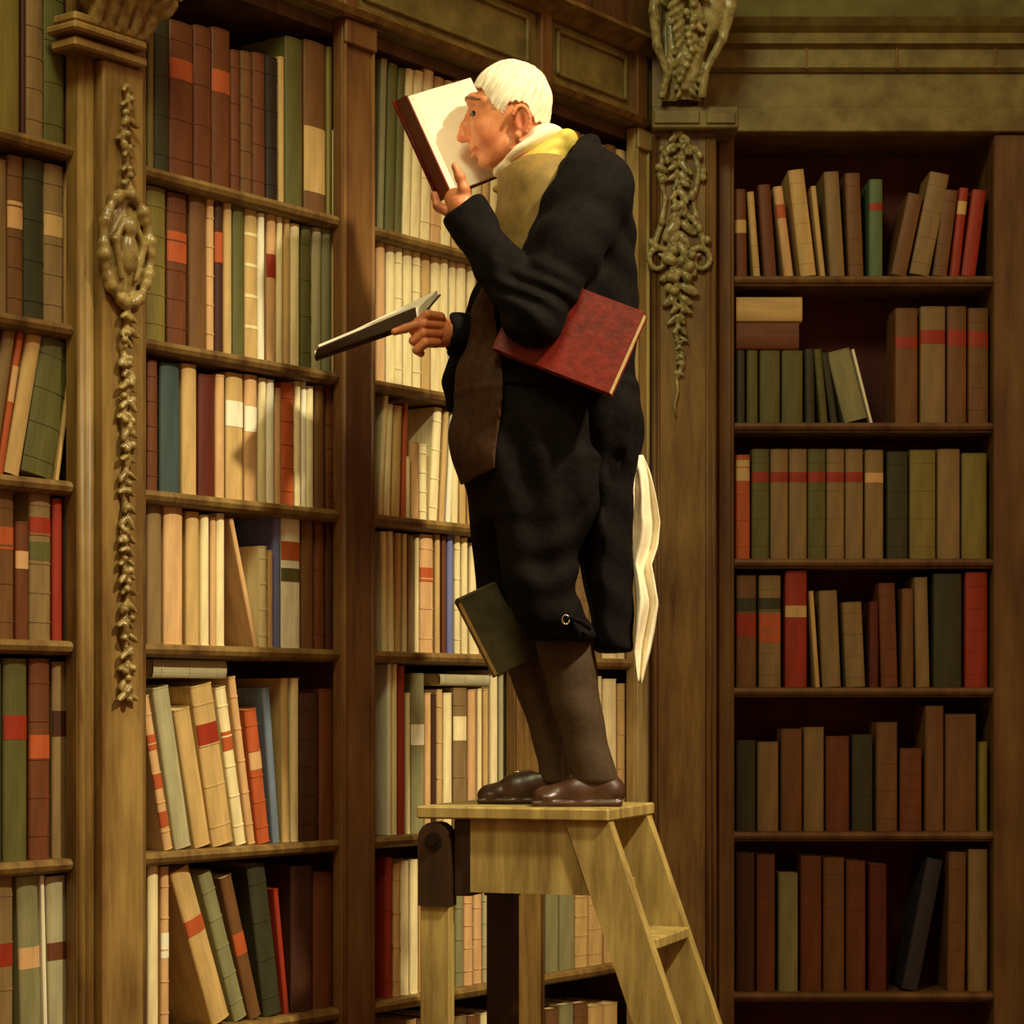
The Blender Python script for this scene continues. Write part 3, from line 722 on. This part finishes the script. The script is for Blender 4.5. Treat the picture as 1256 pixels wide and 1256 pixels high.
# head
S.ell(w(627,133),(.080,.073,.086),k=.0)
S.ell(w(607,158),(.060,.060,.078),k=.03)
S.ell(w(610,183),(.040,.050,.038),k=.03)
S.ell(w(596,199),(.017,.021,.014),k=.016)
S.cone(w(640,178),w(664,222),.050,.060,k=.025)
for sy in (-1,1):
    S.chain([w(578,124,YH+sy*.008),w(580,122,YH+sy*.026),w(593,123,YH+sy*.050)],[.0105,.0105,.010],k=.016)   # brow ridge
    S.ell(w(596,163,YH+sy*.038),(.026,.022,.026),k=.02)                      # cheek
    S.cone(w(626,180,YH+sy*.052),w(604,196,YH+sy*.028),.016,.014,k=.02)     # jaw line
    S.ell(w(578,139,YH+sy*.029),(.015,.018,.010),k=.012,op='s')             # socket
    S.ell(w(587.5,139,YH+sy*.029),(.0145,.0145,.0145),k=.003)                 # lid ball
    S.chain([w(578,136,YH+sy*.014),w(579,134.2,YH+sy*.028),w(590,138,YH+sy*.047)],[.005,.0062,.005],k=.006)   # upper lid
    S.chain([w(579,143.5,YH+sy*.015),w(580.5,145.2,YH+sy*.028),w(590,141,YH+sy*.045)],[.004,.0045,.004],k=.007)    # lower lid / bag
    S.ell(w(575,170.5,YH+sy*.013),(.0105,.008,.0075),k=.005)                # nostril wing
    S.cone(w(579,172,YH+sy*.018),w(588,187,YH+sy*.032),.003,.003,k=.006,op='s')  # fold
    # ear
    S.ell(w(640,149,YH+sy*.074),(.019,.009,.034),k=.006,R=rot_from((math.cos(.2),sy*.35,math.sin(.1))))
    S.ell(w(638,146,YH+sy*.084),(.010,.008,.020),k=.004,op='s')
    S.ell(w(635,166,YH+sy*.074),(.009,.008,.010),k=.004)
    N=10
    S.chain([w(639+11*math.cos(a),148-18*math.sin(a),YH+sy*.081) for a in [-.9+i*(3.6/N) for i in range(N+1)]],[.0048]*(N+1),k=.003)
S.chain([w(581,131),w(576,143),w(570,156),w(568,167)],[.0085,.0085,.0105,.0125],k=.009)
S.ell(w(567,169),(.013,.013,.011),k=.006)
S.ell(w(585,178),(.014,.026,.014),k=.012)
S.ell(w(581.5,184),(.0105,.021,.0048),k=.005)
S.ell(w(583.5,191),(.0105,.019,.0055),k=.005)
S.cone(w(577,187.3,YH-.02),w(577,187.3,YH+.02),.0024,.0024,k=.003,op='s')
S.cone(w(584,196.5,YH-.014),w(584,196.5,YH+.014),.004,.004,k=.006,op='s')
for q in (108,114): S.cone(w(575,q,YH-.03),w(575,q,YH+.03),.0016,.0016,k=.003,op='s')
# trunk, arms, legs (under the clothes)
S.cone(w(664,215),w(690,250),.07,.10,k=.04)
S.ell(w(690,290),(.095,.14,.13),k=.05); S.ell(w(675,430),(.12,.13,.16),k=.06)
S.cone(w(672,500),w(676,560),.11,.11,k=.05)
nsh,nel,nwr=w(733,232,4.875),w(654,388,4.77),w(574,268,4.85)
S.chain([w(705,235),nsh,nel,nwr],[.05,.045,.035,.026],k=.02)
fsh,fel,fwr=w(715,235,5.17),w(645,420,5.20),w(560,410,4.985)
S.chain([w(705,235),fsh,fel,fwr],[.05,.045,.035,.027],k=.02)
S.chain([w(675,540,4.95),w(676,740,4.97),w(711,880,4.985),w(728,945,4.99)],[.08,.044,.030,.024],k=.03)
S.chain([w(655,540,5.11),w(632,770,5.11),w(667,880,5.12),w(682,945,5.125)],[.08,.036,.022,.022],k=.03)
S.cone(w(730,955,4.99),w(690,976,4.99),.022,.014,k=.01); S.cone(w(680,955,5.125),w(630,970,5.13),.022,.014,k=.01)
# near hand: thumb up along the fore-edge, fingers round the red board
S.chain([nwr,w(566,254,4.855),w(559,244,4.875)],[.026,.026,.022],k=.012)
S.ell(w(560,246,4.885),(.024,.032,.024),k=.012)
S.chain([w(571,247,4.85),w(569,232,4.842),w(564,217,4.840),w(558,204,4.842)],[.015,.0115,.0100,.0082],k=.008)
for i,(dx,dz,L) in enumerate(((0,0,1.0),(0,2,1.08),(1,5,1.0),(3,8,.85))):
    Y0=4.872+.021*i
    S.chain([w(561+dx*.4,251+dz*.5,Y0),w(548+dx,259+dz*.3,Y0),w(536+dx,251+dz*.6,Y0+.002),w(533+dx,251-12*L+dz,Y0+.004)],[.0110,.0100,.0094,.0080],k=.003)
# far hand: fist gripping the lower book
S.chain([fwr,w(547,408,4.965),w(538,404,4.955)],[.027,.028,.024],k=.012)
S.ell(w(536,404,4.955),(.026,.024,.040),k=.012,R=rot_from((.96,0,.26)))
for i in range(4):
    t=(0,1,2,3)[i]; L=(.92,1.03,1.0,.8)[i]
    kx,ky=540-t*1.5,389+t*10.5
    S.chain([w(kx,ky,4.935),w(kx-17*L,ky-3+t,4.912),w(kx-30*L,ky+6+t,4.918),w(kx-24*L,ky+13,4.936)],[.0115,.0105,.0098,.0085],k=.0025)
S.chain([w(530,392,4.94),w(512,398,4.912),w(497,403,4.905),w(484,407,4.908)],[.014,.0108,.0098,.0082],k=.004)
S.build('body',skin,pm,org)

# eyes
eyew=mat('eye_white',(176,140,108),.25,.05,streak=False,bump=0)
iris=mat('iris',(38,22,14),.2,.05,streak=False,bump=0)
for sy in (-1,1):
    c=W(586.0,139.6,YH+sy*.0300); r=.0146; v=[];f=[];ix=[]
    n1,n2=14,20
    ax=Vector((-1,sy*.18,-.1)).normalized(); R=ax.to_track_quat('Z','Y').to_matrix()
    for i in range(n1+1):
        a=math.pi*i/n1
        for j in range(n2):
            q=2*math.pi*j/n2; v.append(R@Vector((r*math.sin(a)*math.cos(q),r*math.sin(a)*math.sin(q),r*math.cos(a))))
    for i in range(n1):
        for j in range(n2):
            f.append((i*n2+j,(i+1)*n2+j,(i+1)*n2+(j+1)%n2,i*n2+(j+1)%n2)); ix.append(1 if i<5 else 0)
    mesh('eye',v,f,[eyew,iris],pm,True,Matrix.Translation(c-base),ix)
# eyebrows
hairm=mat('white_hair',(246,238,216),.6,.1,streak=False,scale=30,bump=.15,alt=(224,212,178))
browm=mat('grey_brow',(142,100,66),.7,.2,streak=False,scale=60)
for sy in (-1,1):
    b=MB(); pts=[W(571.5,123,YH+sy*.010),W(572.5,120.5,YH+sy*.026),W(580,119.5,YH+sy*.045),W(590,121.5,YH+sy*.0595)]
    b.tube([p-base for p in pts],[.003,.0048,.0042,.0025],8); b.build('eyebrow',browm,pm,True)
# hair
S=SDF(rng(Xp(560),Xp(690),.002),rng(YH-.1,YH+.1,.0024),rng(Zp(168),Zp(66),.002))
HX=[560,576,582,590,598,606,612,617,622,630,645,652,656,664,672,680,700]
HY=[92,98,106,108,120,132,140,141,128,124,126,140,150,150,154,156,158]
cN=np.array(w(628,122)); 
def hairf(X,Y,Z):
    PX=CX+F*X/Y+0*Z; PY=HZ-F*(Z-EYE)/Y+0*X
    rx,ry,rz=.0885,.0805,.0860
    x=(X-cN[0])/rx; y=(Y-cN[1])/ry; z=(Z-cN[2])/rz
    low=np.clip((PY-118)/40,0,1)
    e=np.sqrt(x*x+y*y+np.where(z<0,z*z*.45,z*z)); d=(e-1)*.082
    nn=np.sqrt(x*x+y*y+z*z)+1e-6; a_=x/nn; b_=y/nn; c_=z/nn
    px_=a_*.90-c_*.44; pz_=a_*.44+c_*.90      # crown pole towards the back of the head
    th=np.arccos(np.clip(pz_,-1,1)); ph=np.arctan2(b_,px_)
    st=np.sin(27*ph+2.5*np.sin(2.6*th+2*ph))+.6*np.sin(53*ph+4*np.sin(3*th))
    d=d+.0017*st*np.clip(th,0,1)+.0012*np.sin(7*th+3*ph)*np.sin(5*ph)
    lim=np.interp(PX.ravel(),HX,HY).reshape(PX.shape)+1.1*np.sin(PX*.8+Y*60)+.5*np.sin(PX*1.9)
    # at the front keep the fringe off the centre of the forehead
    cl=(PY-lim)/549
    return np.maximum(d,cl)
S.put(hairf,(Xp(560),YH-.1,Zp(168)),(Xp(690),YH+.1,Zp(66)),k=0.0)
S.build('hair',hairm,pm,org)

coatm=mat('black_wool',(14,10,10),.85,.5,streak=False,scale=30,bump=.8,spec=.12)
coatf=mat('brown_wool',(62,38,22),.75,.4,streak=False,scale=26,bump=.6,spec=.2)
brchm=mat('dark_breeches',(15,10,9),.85,.5,streak=False,scale=24,bump=.8,spec=.12)
waistm=mat('olive_waistcoat',(128,104,50),.7,.25,streak=False,scale=24,bump=.2)
stockm=mat('brown_stockings',(66,49,30),.7,.25,streak=False,scale=40,bump=.2)
shoem=mat('brown_leather',(66,40,26),.38,.3,streak=False,scale=24,bump=.15,spec=.7)
linen=mat('white_linen',(236,226,198),.75,.12,streak=False,scale=20,bump=.2)
scarfm=mat('yellow_scarf',(206,186,84),.7,.2,streak=False,scale=26,bump=.2)
brass=mat('buckle_metal',(208,192,150),.2,.1,metal=.9,streak=False,bump=0)

# waistcoat
S=SDF(rng(Xp(535),Xp(790),.005),rng(4.8,5.25,.006),rng(Zp(560),Zp(188),.005))
fold=lambda X,Y,Z:.0022*np.sin(60*(Z+.4*X))*np.exp(-((X-Xp(610))/.06)**2)
S.loft([(200,632,700,.10),(212,615,720,.14),(235,609,735,.165),(260,608,745,.175),(300,604,750,.18),(350,591,755,.18),(372,584,755,.18)],YH,disp=fold)
for i in range(4):
    S.ell(w(611-[3,5,7,13,24,38,48][i],232+i*38,YH-.01),(.008,.009,.009),k=.002)
S.build('waistcoat',waistm,pm,org)
S=SDF(rng(Xp(535),Xp(680),.0045),rng(4.8,5.25,.006),rng(Zp(612),Zp(338),.0045))
S.loft([(345,592,720,.19),(400,574,740,.194),(450,562,750,.2),(500,554,755,.206),(530,551,755,.21),(565,554,752,.21),(600,564,745,.2)],YH,
  clip=lambda PX,PY,X,Y,Z:np.maximum((PX-612-5*np.sin(PY*.03))/549*.8,(PY-598+(PX-560)*.5)/549*.7),disp=lambda X,Y,Z:.004*np.sin(38*Z+30*X)-.003*np.exp(-((Z-Zp(487))/.006)**2))
S.build('coat_front',coatf,pm,org)
# collar + scarf
S=SDF(rng(Xp(590),Xp(720),.003),rng(4.86,5.18,.004),rng(Zp(240),Zp(140),.003))
R1=rot_from((.86,0,.51))
S.ell(w(650,184),(.083,.078,.027),k=.005,R=R1)
S.ell(w(662,172),(.050,.072,.026),k=.01,R=R1)
S.ell(w(618,206),(.026,.04,.018),k=.01,R=R1)
S.ell(w(626,205,YH-.02),(.022,.03,.02),k=.008)
S.put(lambda X,Y,Z:.0016*np.sin(150*(Z-.6*X)+20*Y),(Xp(595),4.88,Zp(235)),(Xp(715),5.16,Zp(145)),k=0,op='d')
S.build('collar',linen,pm,org)
S=SDF(rng(Xp(590),Xp(730),.003),rng(4.84,5.2,.004),rng(Zp(260),Zp(145),.003))
S.ell(w(668,197),(.088,.098,.030),k=.005,R=rot_from((.84,0,.54)))
S.ell(w(690,178),(.034,.085,.026),k=.01,R=R1)
S.ell(w(658,215),(.080,.11,.034),k=.012,R=rot_from((.80,0,.60)))
S.put(lambda X,Y,Z:.002*np.sin(120*(Z-.7*X)+14*Y),(Xp(595),4.86,Zp(255)),(Xp(725),5.18,Zp(150)),k=0,op='d')
S.build('scarf',scarfm,pm,org)

# coat
GY=[160,172,200,250,300,335,352,400,450,500,560]
GX=[722,712,692,664,640,626,600,590,600,604,610]
def clipcoat(PX,PY,X,Y,Z):
    g=np.interp(PY.ravel(),GY,GX).reshape(PY.shape)
    g=g-np.where(Y>YH+.05,18,0)
    return (g-PX)/549*.8
S=SDF(rng(Xp(525),Xp(800),.0045),rng(4.66,5.32,.005),rng(Zp(812),Zp(155,4.9),.0045))
def cf(X,Y,Z):
    return .004*np.sin(34*X+10*Z+6*Y)*np.sin(9*Z)+.0025*np.sin(70*X-26*Z)
S.loft([(182,672,740,.09),(192,656,752,.13),(208,632,766,.18),(240,622,775,.20),(300,614,780,.203),(350,600,781,.2),(400,584,781,.2),(450,570,780,.2),(488,560,779,.205)],YH,clip=clipcoat,disp=cf)
# tails
S.loft([(470,680,780,.18),(520,690,787,.175),(552,700,787,.16),(585,706,777,.14),(640,706,774,.13),(680,708,773,.12),(720,718,774,.11),(760,727,774,.11),(800,733,773,.11)],YH,k=.015,disp=lambda X,Y,Z:.005*np.sin(75*Y+5*Z)+.003*np.sin(90*X))
# hip swag of cloth
S.ell(w(757,520),(.05,.17,.06),k=.03)
# collar roll and lapels
S.ell(w(722,184),(.028,.085,.034),k=.012,R=rot_from((.8,0,-.6)))
for sy in (-1,1):
    S.chain([w(722,180,YH+sy*.06),w(704,208,YH+sy*.135),w(678,255,YH+sy*.175),w(652,305,YH+sy*.19),w(632,345,YH+sy*.192)],[.024,.026,.022,.018,.012],k=.012)
# sleeves
S.chain([nsh,w(700,300,4.80),nel],[.082,.070,.062],k=.03)
S.chain([nel,w(612,325,4.80),w(580,279,4.84)],[.060,.052,.047],k=.02)
S.chain([w(585,284,4.84),w(572,262,4.852)],[.051,.052],k=.006)
S.box(w(552,234,4.86),(.045,.075,.075),rnd=.006,k=.008,op='s',R=rot_from((-.555,0,.832)))
S.ell(w(655,392,4.775),(.062,.055,.055),k=.02)
S.chain([fsh,fel],[.075,.06],k=.03); S.chain([fel,w(585,412,5.06),w(560,411,4.995),w(551,409,4.975)],[.06,.05,.044,.044],k=.02)
# far skirt flap
S.chain([w(600,350,5.14),w(570,420,5.13),w(556,470,5.12),w(556,498,5.12)],[.03,.026,.024,.016],k=.02)
# open the cuffs
S.cone(w(580,276,4.848),w(560,247,4.871),.036,.042,k=.004,op='s')
S.box(w(520,408,4.95),(.052,.08,.08),rnd=.006,k=.008,op='s',R=rot_from((1,0,-.05)))
S.cone(w(556,411,4.985),w(535,410,4.95),.033,.037,k=.004,op='s')
# folds: diagonal ridges that gather at the elbow, armpit and waist
def foldf(X,Y,Z):
    def g(px,py,Y0,s): 
        c=w(px,py,Y0); return np.exp(-((X-c[0])**2+(Y-c[1])**2+(Z-c[2])**2)/s**2)
    u=X*.8+Z*.6
    v=X*.5-Z*.87
    return (.0065*np.sin(95*u+6*np.sin(20*Z))*g(650,372,4.72,.085)+.0045*np.sin(80*v+4*np.sin(18*X))*g(706,262,4.80,.11)
      +.004*np.sin(110*X+3*np.sin(25*Z))*g(612,325,4.75,.06)+.0045*np.sin(70*(X*.9+Z*.3))*g(750,420,4.86,.14)+.004*np.sin(85*(X*.3+Z*.9))*g(765,300,4.95,.12))
S.put(foldf,(Xp(530),4.67,Zp(560)),(Xp(795),5.3,Zp(160)),k=0,op='d')
S.put(lambda X,Y,Z:.0018*np.sin(60*Z+40*X+12*Y),(Xp(530),4.67,Zp(810)),(Xp(795),5.3,Zp(160)),k=0,op='d')
S.build('tailcoat',coatm,pm,org)
# cuff buttons and coat buttons
b=MB()
for (px,py,Y) in ((596,296,4.782),(603,306,4.775)):
    c=W(px,py,Y)-base; b.box(c.x-.006,c.x+.006,c.y-.006,c.y+.006,c.z-.006,c.z+.006,.003)
b.build('cuff_buttons',coatm,pm)

# breeches
S=SDF(rng(Xp(535),Xp(795),.0045),rng(4.78,5.28,.005),rng(Zp(815),Zp(425),.0045))
bf=lambda X,Y,Z:.004*np.sin(42*X+22*Z)*np.sin(13*Z+2)+.0022*np.sin(75*X+15*Z+18*Y)
S.loft([(440,600,750,.17),(480,562,770,.19),(530,553,772,.198),(565,556,770,.195),(600,568,764,.185),(640,580,740,.165)],YH,disp=bf)
S.loft([(560,598,762,.10,4.93),(620,606,745,.098,4.93),(680,612,708,.092,4.93),(715,617,706,.088,4.93),(745,625,714,.08,4.93),(765,636,726,.068,4.93),(786,650,728,.056,4.935)],4.93,k=.03,disp=bf)
S.loft([(580,568,690,.095,5.12),(640,575,680,.09,5.12),(700,579,670,.085,5.12),(740,584,665,.075,5.12),(775,596,662,.062,5.12),(800,608,664,.055,5.12)],5.12,k=.03,disp=bf)
S.loft([(772,644,731,.066,4.935),(786,648,731,.062,4.935)],4.93,k=.004)
def bfold(X,Y,Z):
    def g(px,py,Y0,s):
        c=w(px,py,Y0); return np.exp(-((X-c[0])**2+(Y-c[1])**2+(Z-c[2])**2)/s**2)
    return .006*np.sin(75*(Z-.55*X)+5*np.sin(14*X))*g(690,705,4.84,.12)+.005*np.sin(60*(X+.3*Z))*g(660,570,4.84,.14)
S.put(bfold,(Xp(540),4.8,Zp(800)),(Xp(790),5.25,Zp(440)),k=0,op='d')
S.build('breeches',brchm,pm,org)
# knee tie and buckle
b=MB(); pts=[W(x,y,Y)-base for x,y,Y in ((690,762,4.862),(700,757,4.858),(712,762,4.862),(724,772,4.88))]
b.tube(pts,[.005,.007,.006,.004],8); b.tube([W(x,y,Y)-base for x,y,Y in ((704,762,4.86),(710,775,4.862),(712,788,4.868))],[.005,.004,.002],8)
b.build('knee_tie',coatm,pm,True)
def ringmb(c,rx,rz,r,n=14,tilt=0):
    b=MB(); pts=[]
    for k in range(n+1):
        a=2*math.pi*k/n; pts.append(Vector((c[0]+rx*math.cos(a),c[1]+tilt*math.sin(a)*rz,c[2]+rz*math.sin(a))))
    b.tube(pts,[r]*len(pts),6); return b
c=W(694,760,4.856)-base; ringmb(c,.008,.010,.0022).build('knee_buckle',brass,pm,True)

# stockings
for (nm,rows,Yc) in (('n',[(770,652,728,.052),(800,660,730,.055),(830,667,733,.056),(870,678,738,.050),(905,689,745,.042),(935,697,752,.038),(962,702,760,.036)],4.985),
                     ('f',[(770,602,662,.05),(800,612,666,.054),(830,625,673,.054),(870,641,684,.048),(905,652,692,.042),(935,660,700,.037),(962,660,702,.036)],5.12)):
    S=SDF(rng(Xp(590),Xp(775),.0035),rng(Yc-.08,Yc+.08,.004),rng(ZPL+.004,Zp(762),.0035))
    S.loft(rows,Yc,disp=lambda X,Y,Z:.0012*np.sin(60*Z+14*X))
    S.build('stocking',stockm,pm,org)
# shoes
for (Yc,toe,heel,top,sc) in ((4.99,652,766,(716,950),1),(5.13,584,690,(662,948),.98)):
    S=SDF(rng(Xp(575),Xp(785),.003),rng(Yc-.07,Yc+.07,.003),rng(ZPL-.004,ZPL+.1,.003))
    zf=ZPL+.001
    def q(px,h,dy=0): 
        p=W(px,900,Yc); return (p.x,Yc+dy,zf+h)
    S.cone(q(heel-16,.034),q(heel-22,.05),.030,.028,k=.01)
    S.cone(q(heel-20,.028),q((toe+heel)/2,.028),.030,.033,k=.02)
    S.cone(q((toe+heel)/2,.030),q(toe+17,.020),.033,.022,k=.02)
    S.ell(q(toe+18,.018,.0),(.030,.038,.018),k=.015)
    S.cone(q(heel-30,.052),q(heel-58,.044),.026,.022,k=.02)
    S.box(q((toe+heel)/2-4,.006),((heel-toe)/2/549-.008,.036,.006),rnd=.005,k=.003)
    S.box(q(heel-18,.007),(.027,.031,.008),rnd=.004,k=.002)
    S.put(lambda X,Y,Z:zf-Z+0*X+0*Y,(-1,Yc-.08,0),(1,Yc+.08,3),k=.0,op='s') if False else None
    S.V=np.maximum(S.V,(zf-S.ax[2])[None,None,:])
    S.cone(q(heel-24,.1),q(heel-24,.078),.030,.026,k=.004,op='s')
    so=S.build('shoe',shoem,pm,org)
    b=ringmb(Vector(q((toe+heel)/2-2,.064,-.012))-base,.013,.008,.0022,tilt=.8)
    b.build('shoe_buckle',brass,so,True)

# ------------------------------------------------------------------ books he holds, handkerchief
redm=mat('red_leather',(116,24,11),.45,.25,streak=False,scale=30,bump=.3,spec=.4,alt=(88,17,9))
darkc=mat('dark_book_cover',(62,34,26),.5,.3,streak=False,scale=20)
greenc=mat('green_grey_cover',(72,66,42),.5,.3,streak=False,scale=20,spec=.5)
paper=mat('open_page',(244,236,214),.8,.06,streak=False,scale=14,bump=.1)
spm=mat('page_block_cream',(240,214,150),.7,.2,streak=False,scale=60)
def slab(corners,th,nsub=10,curve=0.0):
    """bilinear sheet corners (a,b,c,d), thickness vector"""
    a,b_,c,d=[Vector(p) for p in corners]; th=Vector(th); mb=MB(); v=[];f=[]; n=nsub; m_=6
    for s in (0,1):
        for i in range(n+1):
            for j in range(m_+1):
                u=i/n; t=j/m_
                p=(a*(1-u)+b_*u)*(1-t)+(d*(1-u)+c*u)*t
                bulge=curve*math.sin(math.pi*min(1,u*1.25))*(1 if s else 0)
                v.append(p+th*s*(1+0)+th.normalized()*bulge)
    K=(n+1)*(m_+1)
    for i in range(n):
        for j in range(m_):
            q=i*(m_+1)+j; f.append((q,q+1,q+m_+2,q+m_+1)); f.append((K+q,K+q+m_+1,K+q+m_+2,K+q+1))
    edge=[i*(m_+1) for i in range(n+1)]+[n*(m_+1)+j for j in range(1,m_+1)]+[i*(m_+1)+m_ for i in range(n-1,-1,-1)]+[j for j in range(m_-1,0,-1)]
    for i in range(len(edge)):
        p,q=edge[i],edge[(i+1)%len(edge)]; f.append((p,q,K+q,K+p))
    return mb.add(v,f)
def openbook(label,coverm,spine_top,spine_bot,near_top,near_bot,far_top,far_bot,tb,tp_near,tp_far):
    o0=Vector(spine_bot); r=empty('open_book',o0)
    tag(r,label,'book')
    st,sb,nt,nb,ft,fb=[Vector(p)-o0 for p in (spine_top,spine_bot,near_top,near_bot,far_top,far_bot)]
    nN=(nt-st).cross(sb-st).normalized()
    if nN.dot(ft-st)<0: nN=-nN
    nF=(ft-st).cross(sb-st).normalized()
    if nF.dot(nt-st)<0: nF=-nF
    slab((st,nt,nb,sb),nN*tb).build('front_board',coverm,r)
    slab((st,ft,fb,sb),nF*tb).build('back_board',coverm,r)
    up=(st-sb).normalized()
    b=MB(); b.tube([sb+up*.001,st-up*.001],[tb*2.2,tb*2.2],10); b.build('spine',coverm,r,True)
    ins=.004
    def shrink(p,q,c,d):
        return [p-up*ins+(q-p).normalized()*.001, q-up*ins-(q-p).normalized()*ins, c+up*ins-(c-d).normalized()*ins, d+up*ins+(c-d).normalized()*.001]
    q=[p+nN*tb for p in shrink(st,nt,nb,sb)]; slab(q,nN*tp_near,10,.002).build('page_block',paper,r,True if False else False)
    q=[p+nF*tb for p in shrink(st,ft,fb,sb)]; slab(q,nF*tp_far,10,.005).build('page_block',paper,r)
    return r
openbook('red open book held upright close to the man\'s face',redm,
  W(484,124,5.03),W(540,247,5.03),W(498,117,4.90),W(554,240,4.90),W(575,96,5.135),W(632,210,5.135),.003,.014,.010)
openbook('dark open book held out level in the man\'s lower hand',darkc,
  W(386,440,5.05),W(512,396,5.05),W(390,428,4.945),W(510,378,4.945),W(412,424,5.15),W(541,362,5.15),.003,.006,.012)

def closed(label,center,d1,d2,hl,hw,th,coverm,pages_side,pm_=spm):
    """d1 long axis, d2 second axis; cover faces along normal"""
    d1=Vector(d1).normalized(); d2=Vector(d2); d2=(d2-d1*d2.dot(d1)).normalized(); n=d1.cross(d2)
    M=Matrix(((d1.x,d2.x,n.x,center[0]),(d1.y,d2.y,n.y,center[1]),(d1.z,d2.z,n.z,center[2]),(0,0,0,1)))
    r=empty('closed_book',M=M); tag(r,label,'book')
    tb=.0032
    for s in (-1,1):
        b=MB(); z=s*(th/2-tb/2); b.box(-hl,hl,-hw,hw,z-tb/2,z+tb/2,.0012); b.build('board',coverm,r)
    # spine on -d2 side (or -d1)
    b=MB()
    if pages_side=='d1': b.prism([(-hl-.006*math.sin(math.pi*k/8),-th/2+th*k/8) for k in range(9)]+[(-hl+.003,th/2),(-hl+.003,-th/2)],-hw,hw,'y')
    else: b.prism([(-hw-.006*math.sin(math.pi*k/8),-th/2+th*k/8) for k in range(9)]+[(-hw+.003,th/2),(-hw+.003,-th/2)],-hl,hl,'x')
    b.build('spine',coverm,r)
    b=MB(); e=.005; b.box(-hl+e,hl-e*.6,-hw+e,hw-e*.6,-th/2+tb,th/2-tb); b.build('page_block',pm_,r)
    return r
# red book clamped under the near arm
closed('large closed red leather book clamped under the man\'s arm',W(699,408,4.79),(148,-48,-65),(49,0,97*1.0),.140,.094,.036,redm,'d1')
# book held between the knees
closed('grey-green closed book gripped between the man\'s knees',W(613,770,5.035),(47,0,-92),(92,70,47),.094,.070,.026,greenc,'d2x' if False else 'd1',spm)

# handkerchief
hm=MB(); rowsH=[(556,772,788),(580,774,797),(610,778,804),(640,777,809),(670,776,806),(692,774,799),(705,777,802),(740,780,808),(775,779,803),(800,777,798),(822,780,792),(838,783,788)]
v=[];f=[];nr=44;nc=14
for i in range(nr+1):
    py=558+(838-558)*i/nr; xl=np.interp(py,[r[0] for r in rowsH],[r[1] for r in rowsH]); xr=np.interp(py,[r[0] for r in rowsH],[r[2] for r in rowsH])
    for j in range(nc+1):
        u=j/nc; amp=.016*min(1,(i+2)/10)
        Y=4.95+.04*u+amp*math.sin(u*9+i*.09)+.007*math.sin(i*.35+u*3)
        p=W(xl+(xr-xl)*(u+.05*math.sin(i*.5)*math.sin(math.pi*u)),py,Y); v.append(p)
for i in range(nr):
    for j in range(nc): q=i*(nc+1)+j; f.append((q,q+nc+1,q+nc+2,q+1))
o0=W(780,560,4.97)
hk=mesh('handkerchief',[p-o0 for p in v],f,linen,None,True,Matrix.Translation(o0))
md=hk.modifiers.new('thickness','SOLIDIFY'); md.thickness=.0025
tag(hk,'crumpled white handkerchief hanging out of the man\'s coat tail pocket','handkerchief')

# ------------------------------------------------------------------ light, world, camera
def spot(name,loc,target,power,size,blend,rad,col):
    l=bpy.data.lights.new(name,'SPOT'); l.energy=power; l.spot_size=math.radians(size); l.spot_blend=blend; l.shadow_soft_size=rad; l.color=col
    o=bpy.data.objects.new(name,l); C.objects.link(o); o.location=loc
    o.rotation_euler=(Vector(target)-Vector(loc)).to_track_quat('-Z','Y').to_euler(); return o
d=Vector((-.515,.43,-.74)).normalized()
tgt=Vector((-.14,5.2,1.62)); 
spot('window_light',tgt-d*6,tgt,1800,29,.95,.16,(1,.86,.56))
def area(name,loc,target,power,sx,sy,col):
    l=bpy.data.lights.new(name,'AREA'); l.energy=power; l.shape='RECTANGLE'; l.size=sx; l.size_y=sy; l.color=col
    o=bpy.data.objects.new(name,l); C.objects.link(o); o.location=loc
    o.rotation_euler=(Vector(target)-Vector(loc)).to_track_quat('-Z','Y').to_euler(); return o
area('right_wall_fill',(-.6,2.4,5.2),(.75,6.4,3.1),74,1.1,.8,(.98,.97,.54))  # added greenish fill to brighten the upper right wall, not a real window
w_=bpy.data.worlds.new('room_glow'); bpy.context.scene.world=w_; w_.use_nodes=True
bg=w_.node_tree.nodes['Background']; bg.inputs[0].default_value=(1,.47,.19,1); bg.inputs[1].default_value=.42
cam=bpy.data.cameras.new('camera'); co=bpy.data.objects.new('camera',cam); C.objects.link(co)
co.location=(0,0,EYE); co.rotation_euler=(math.pi/2,0,0)
cam.sensor_width=36; cam.lens=F/1256*36; cam.shift_y=(HZ-628)/1256
sc=bpy.context.scene; sc.camera=co
sc.view_settings.view_transform='Standard'; sc.view_settings.look='None'; sc.view_settings.gamma=1; sc.view_settings.use_curve_mapping=False
sc.view_settings.exposure=0
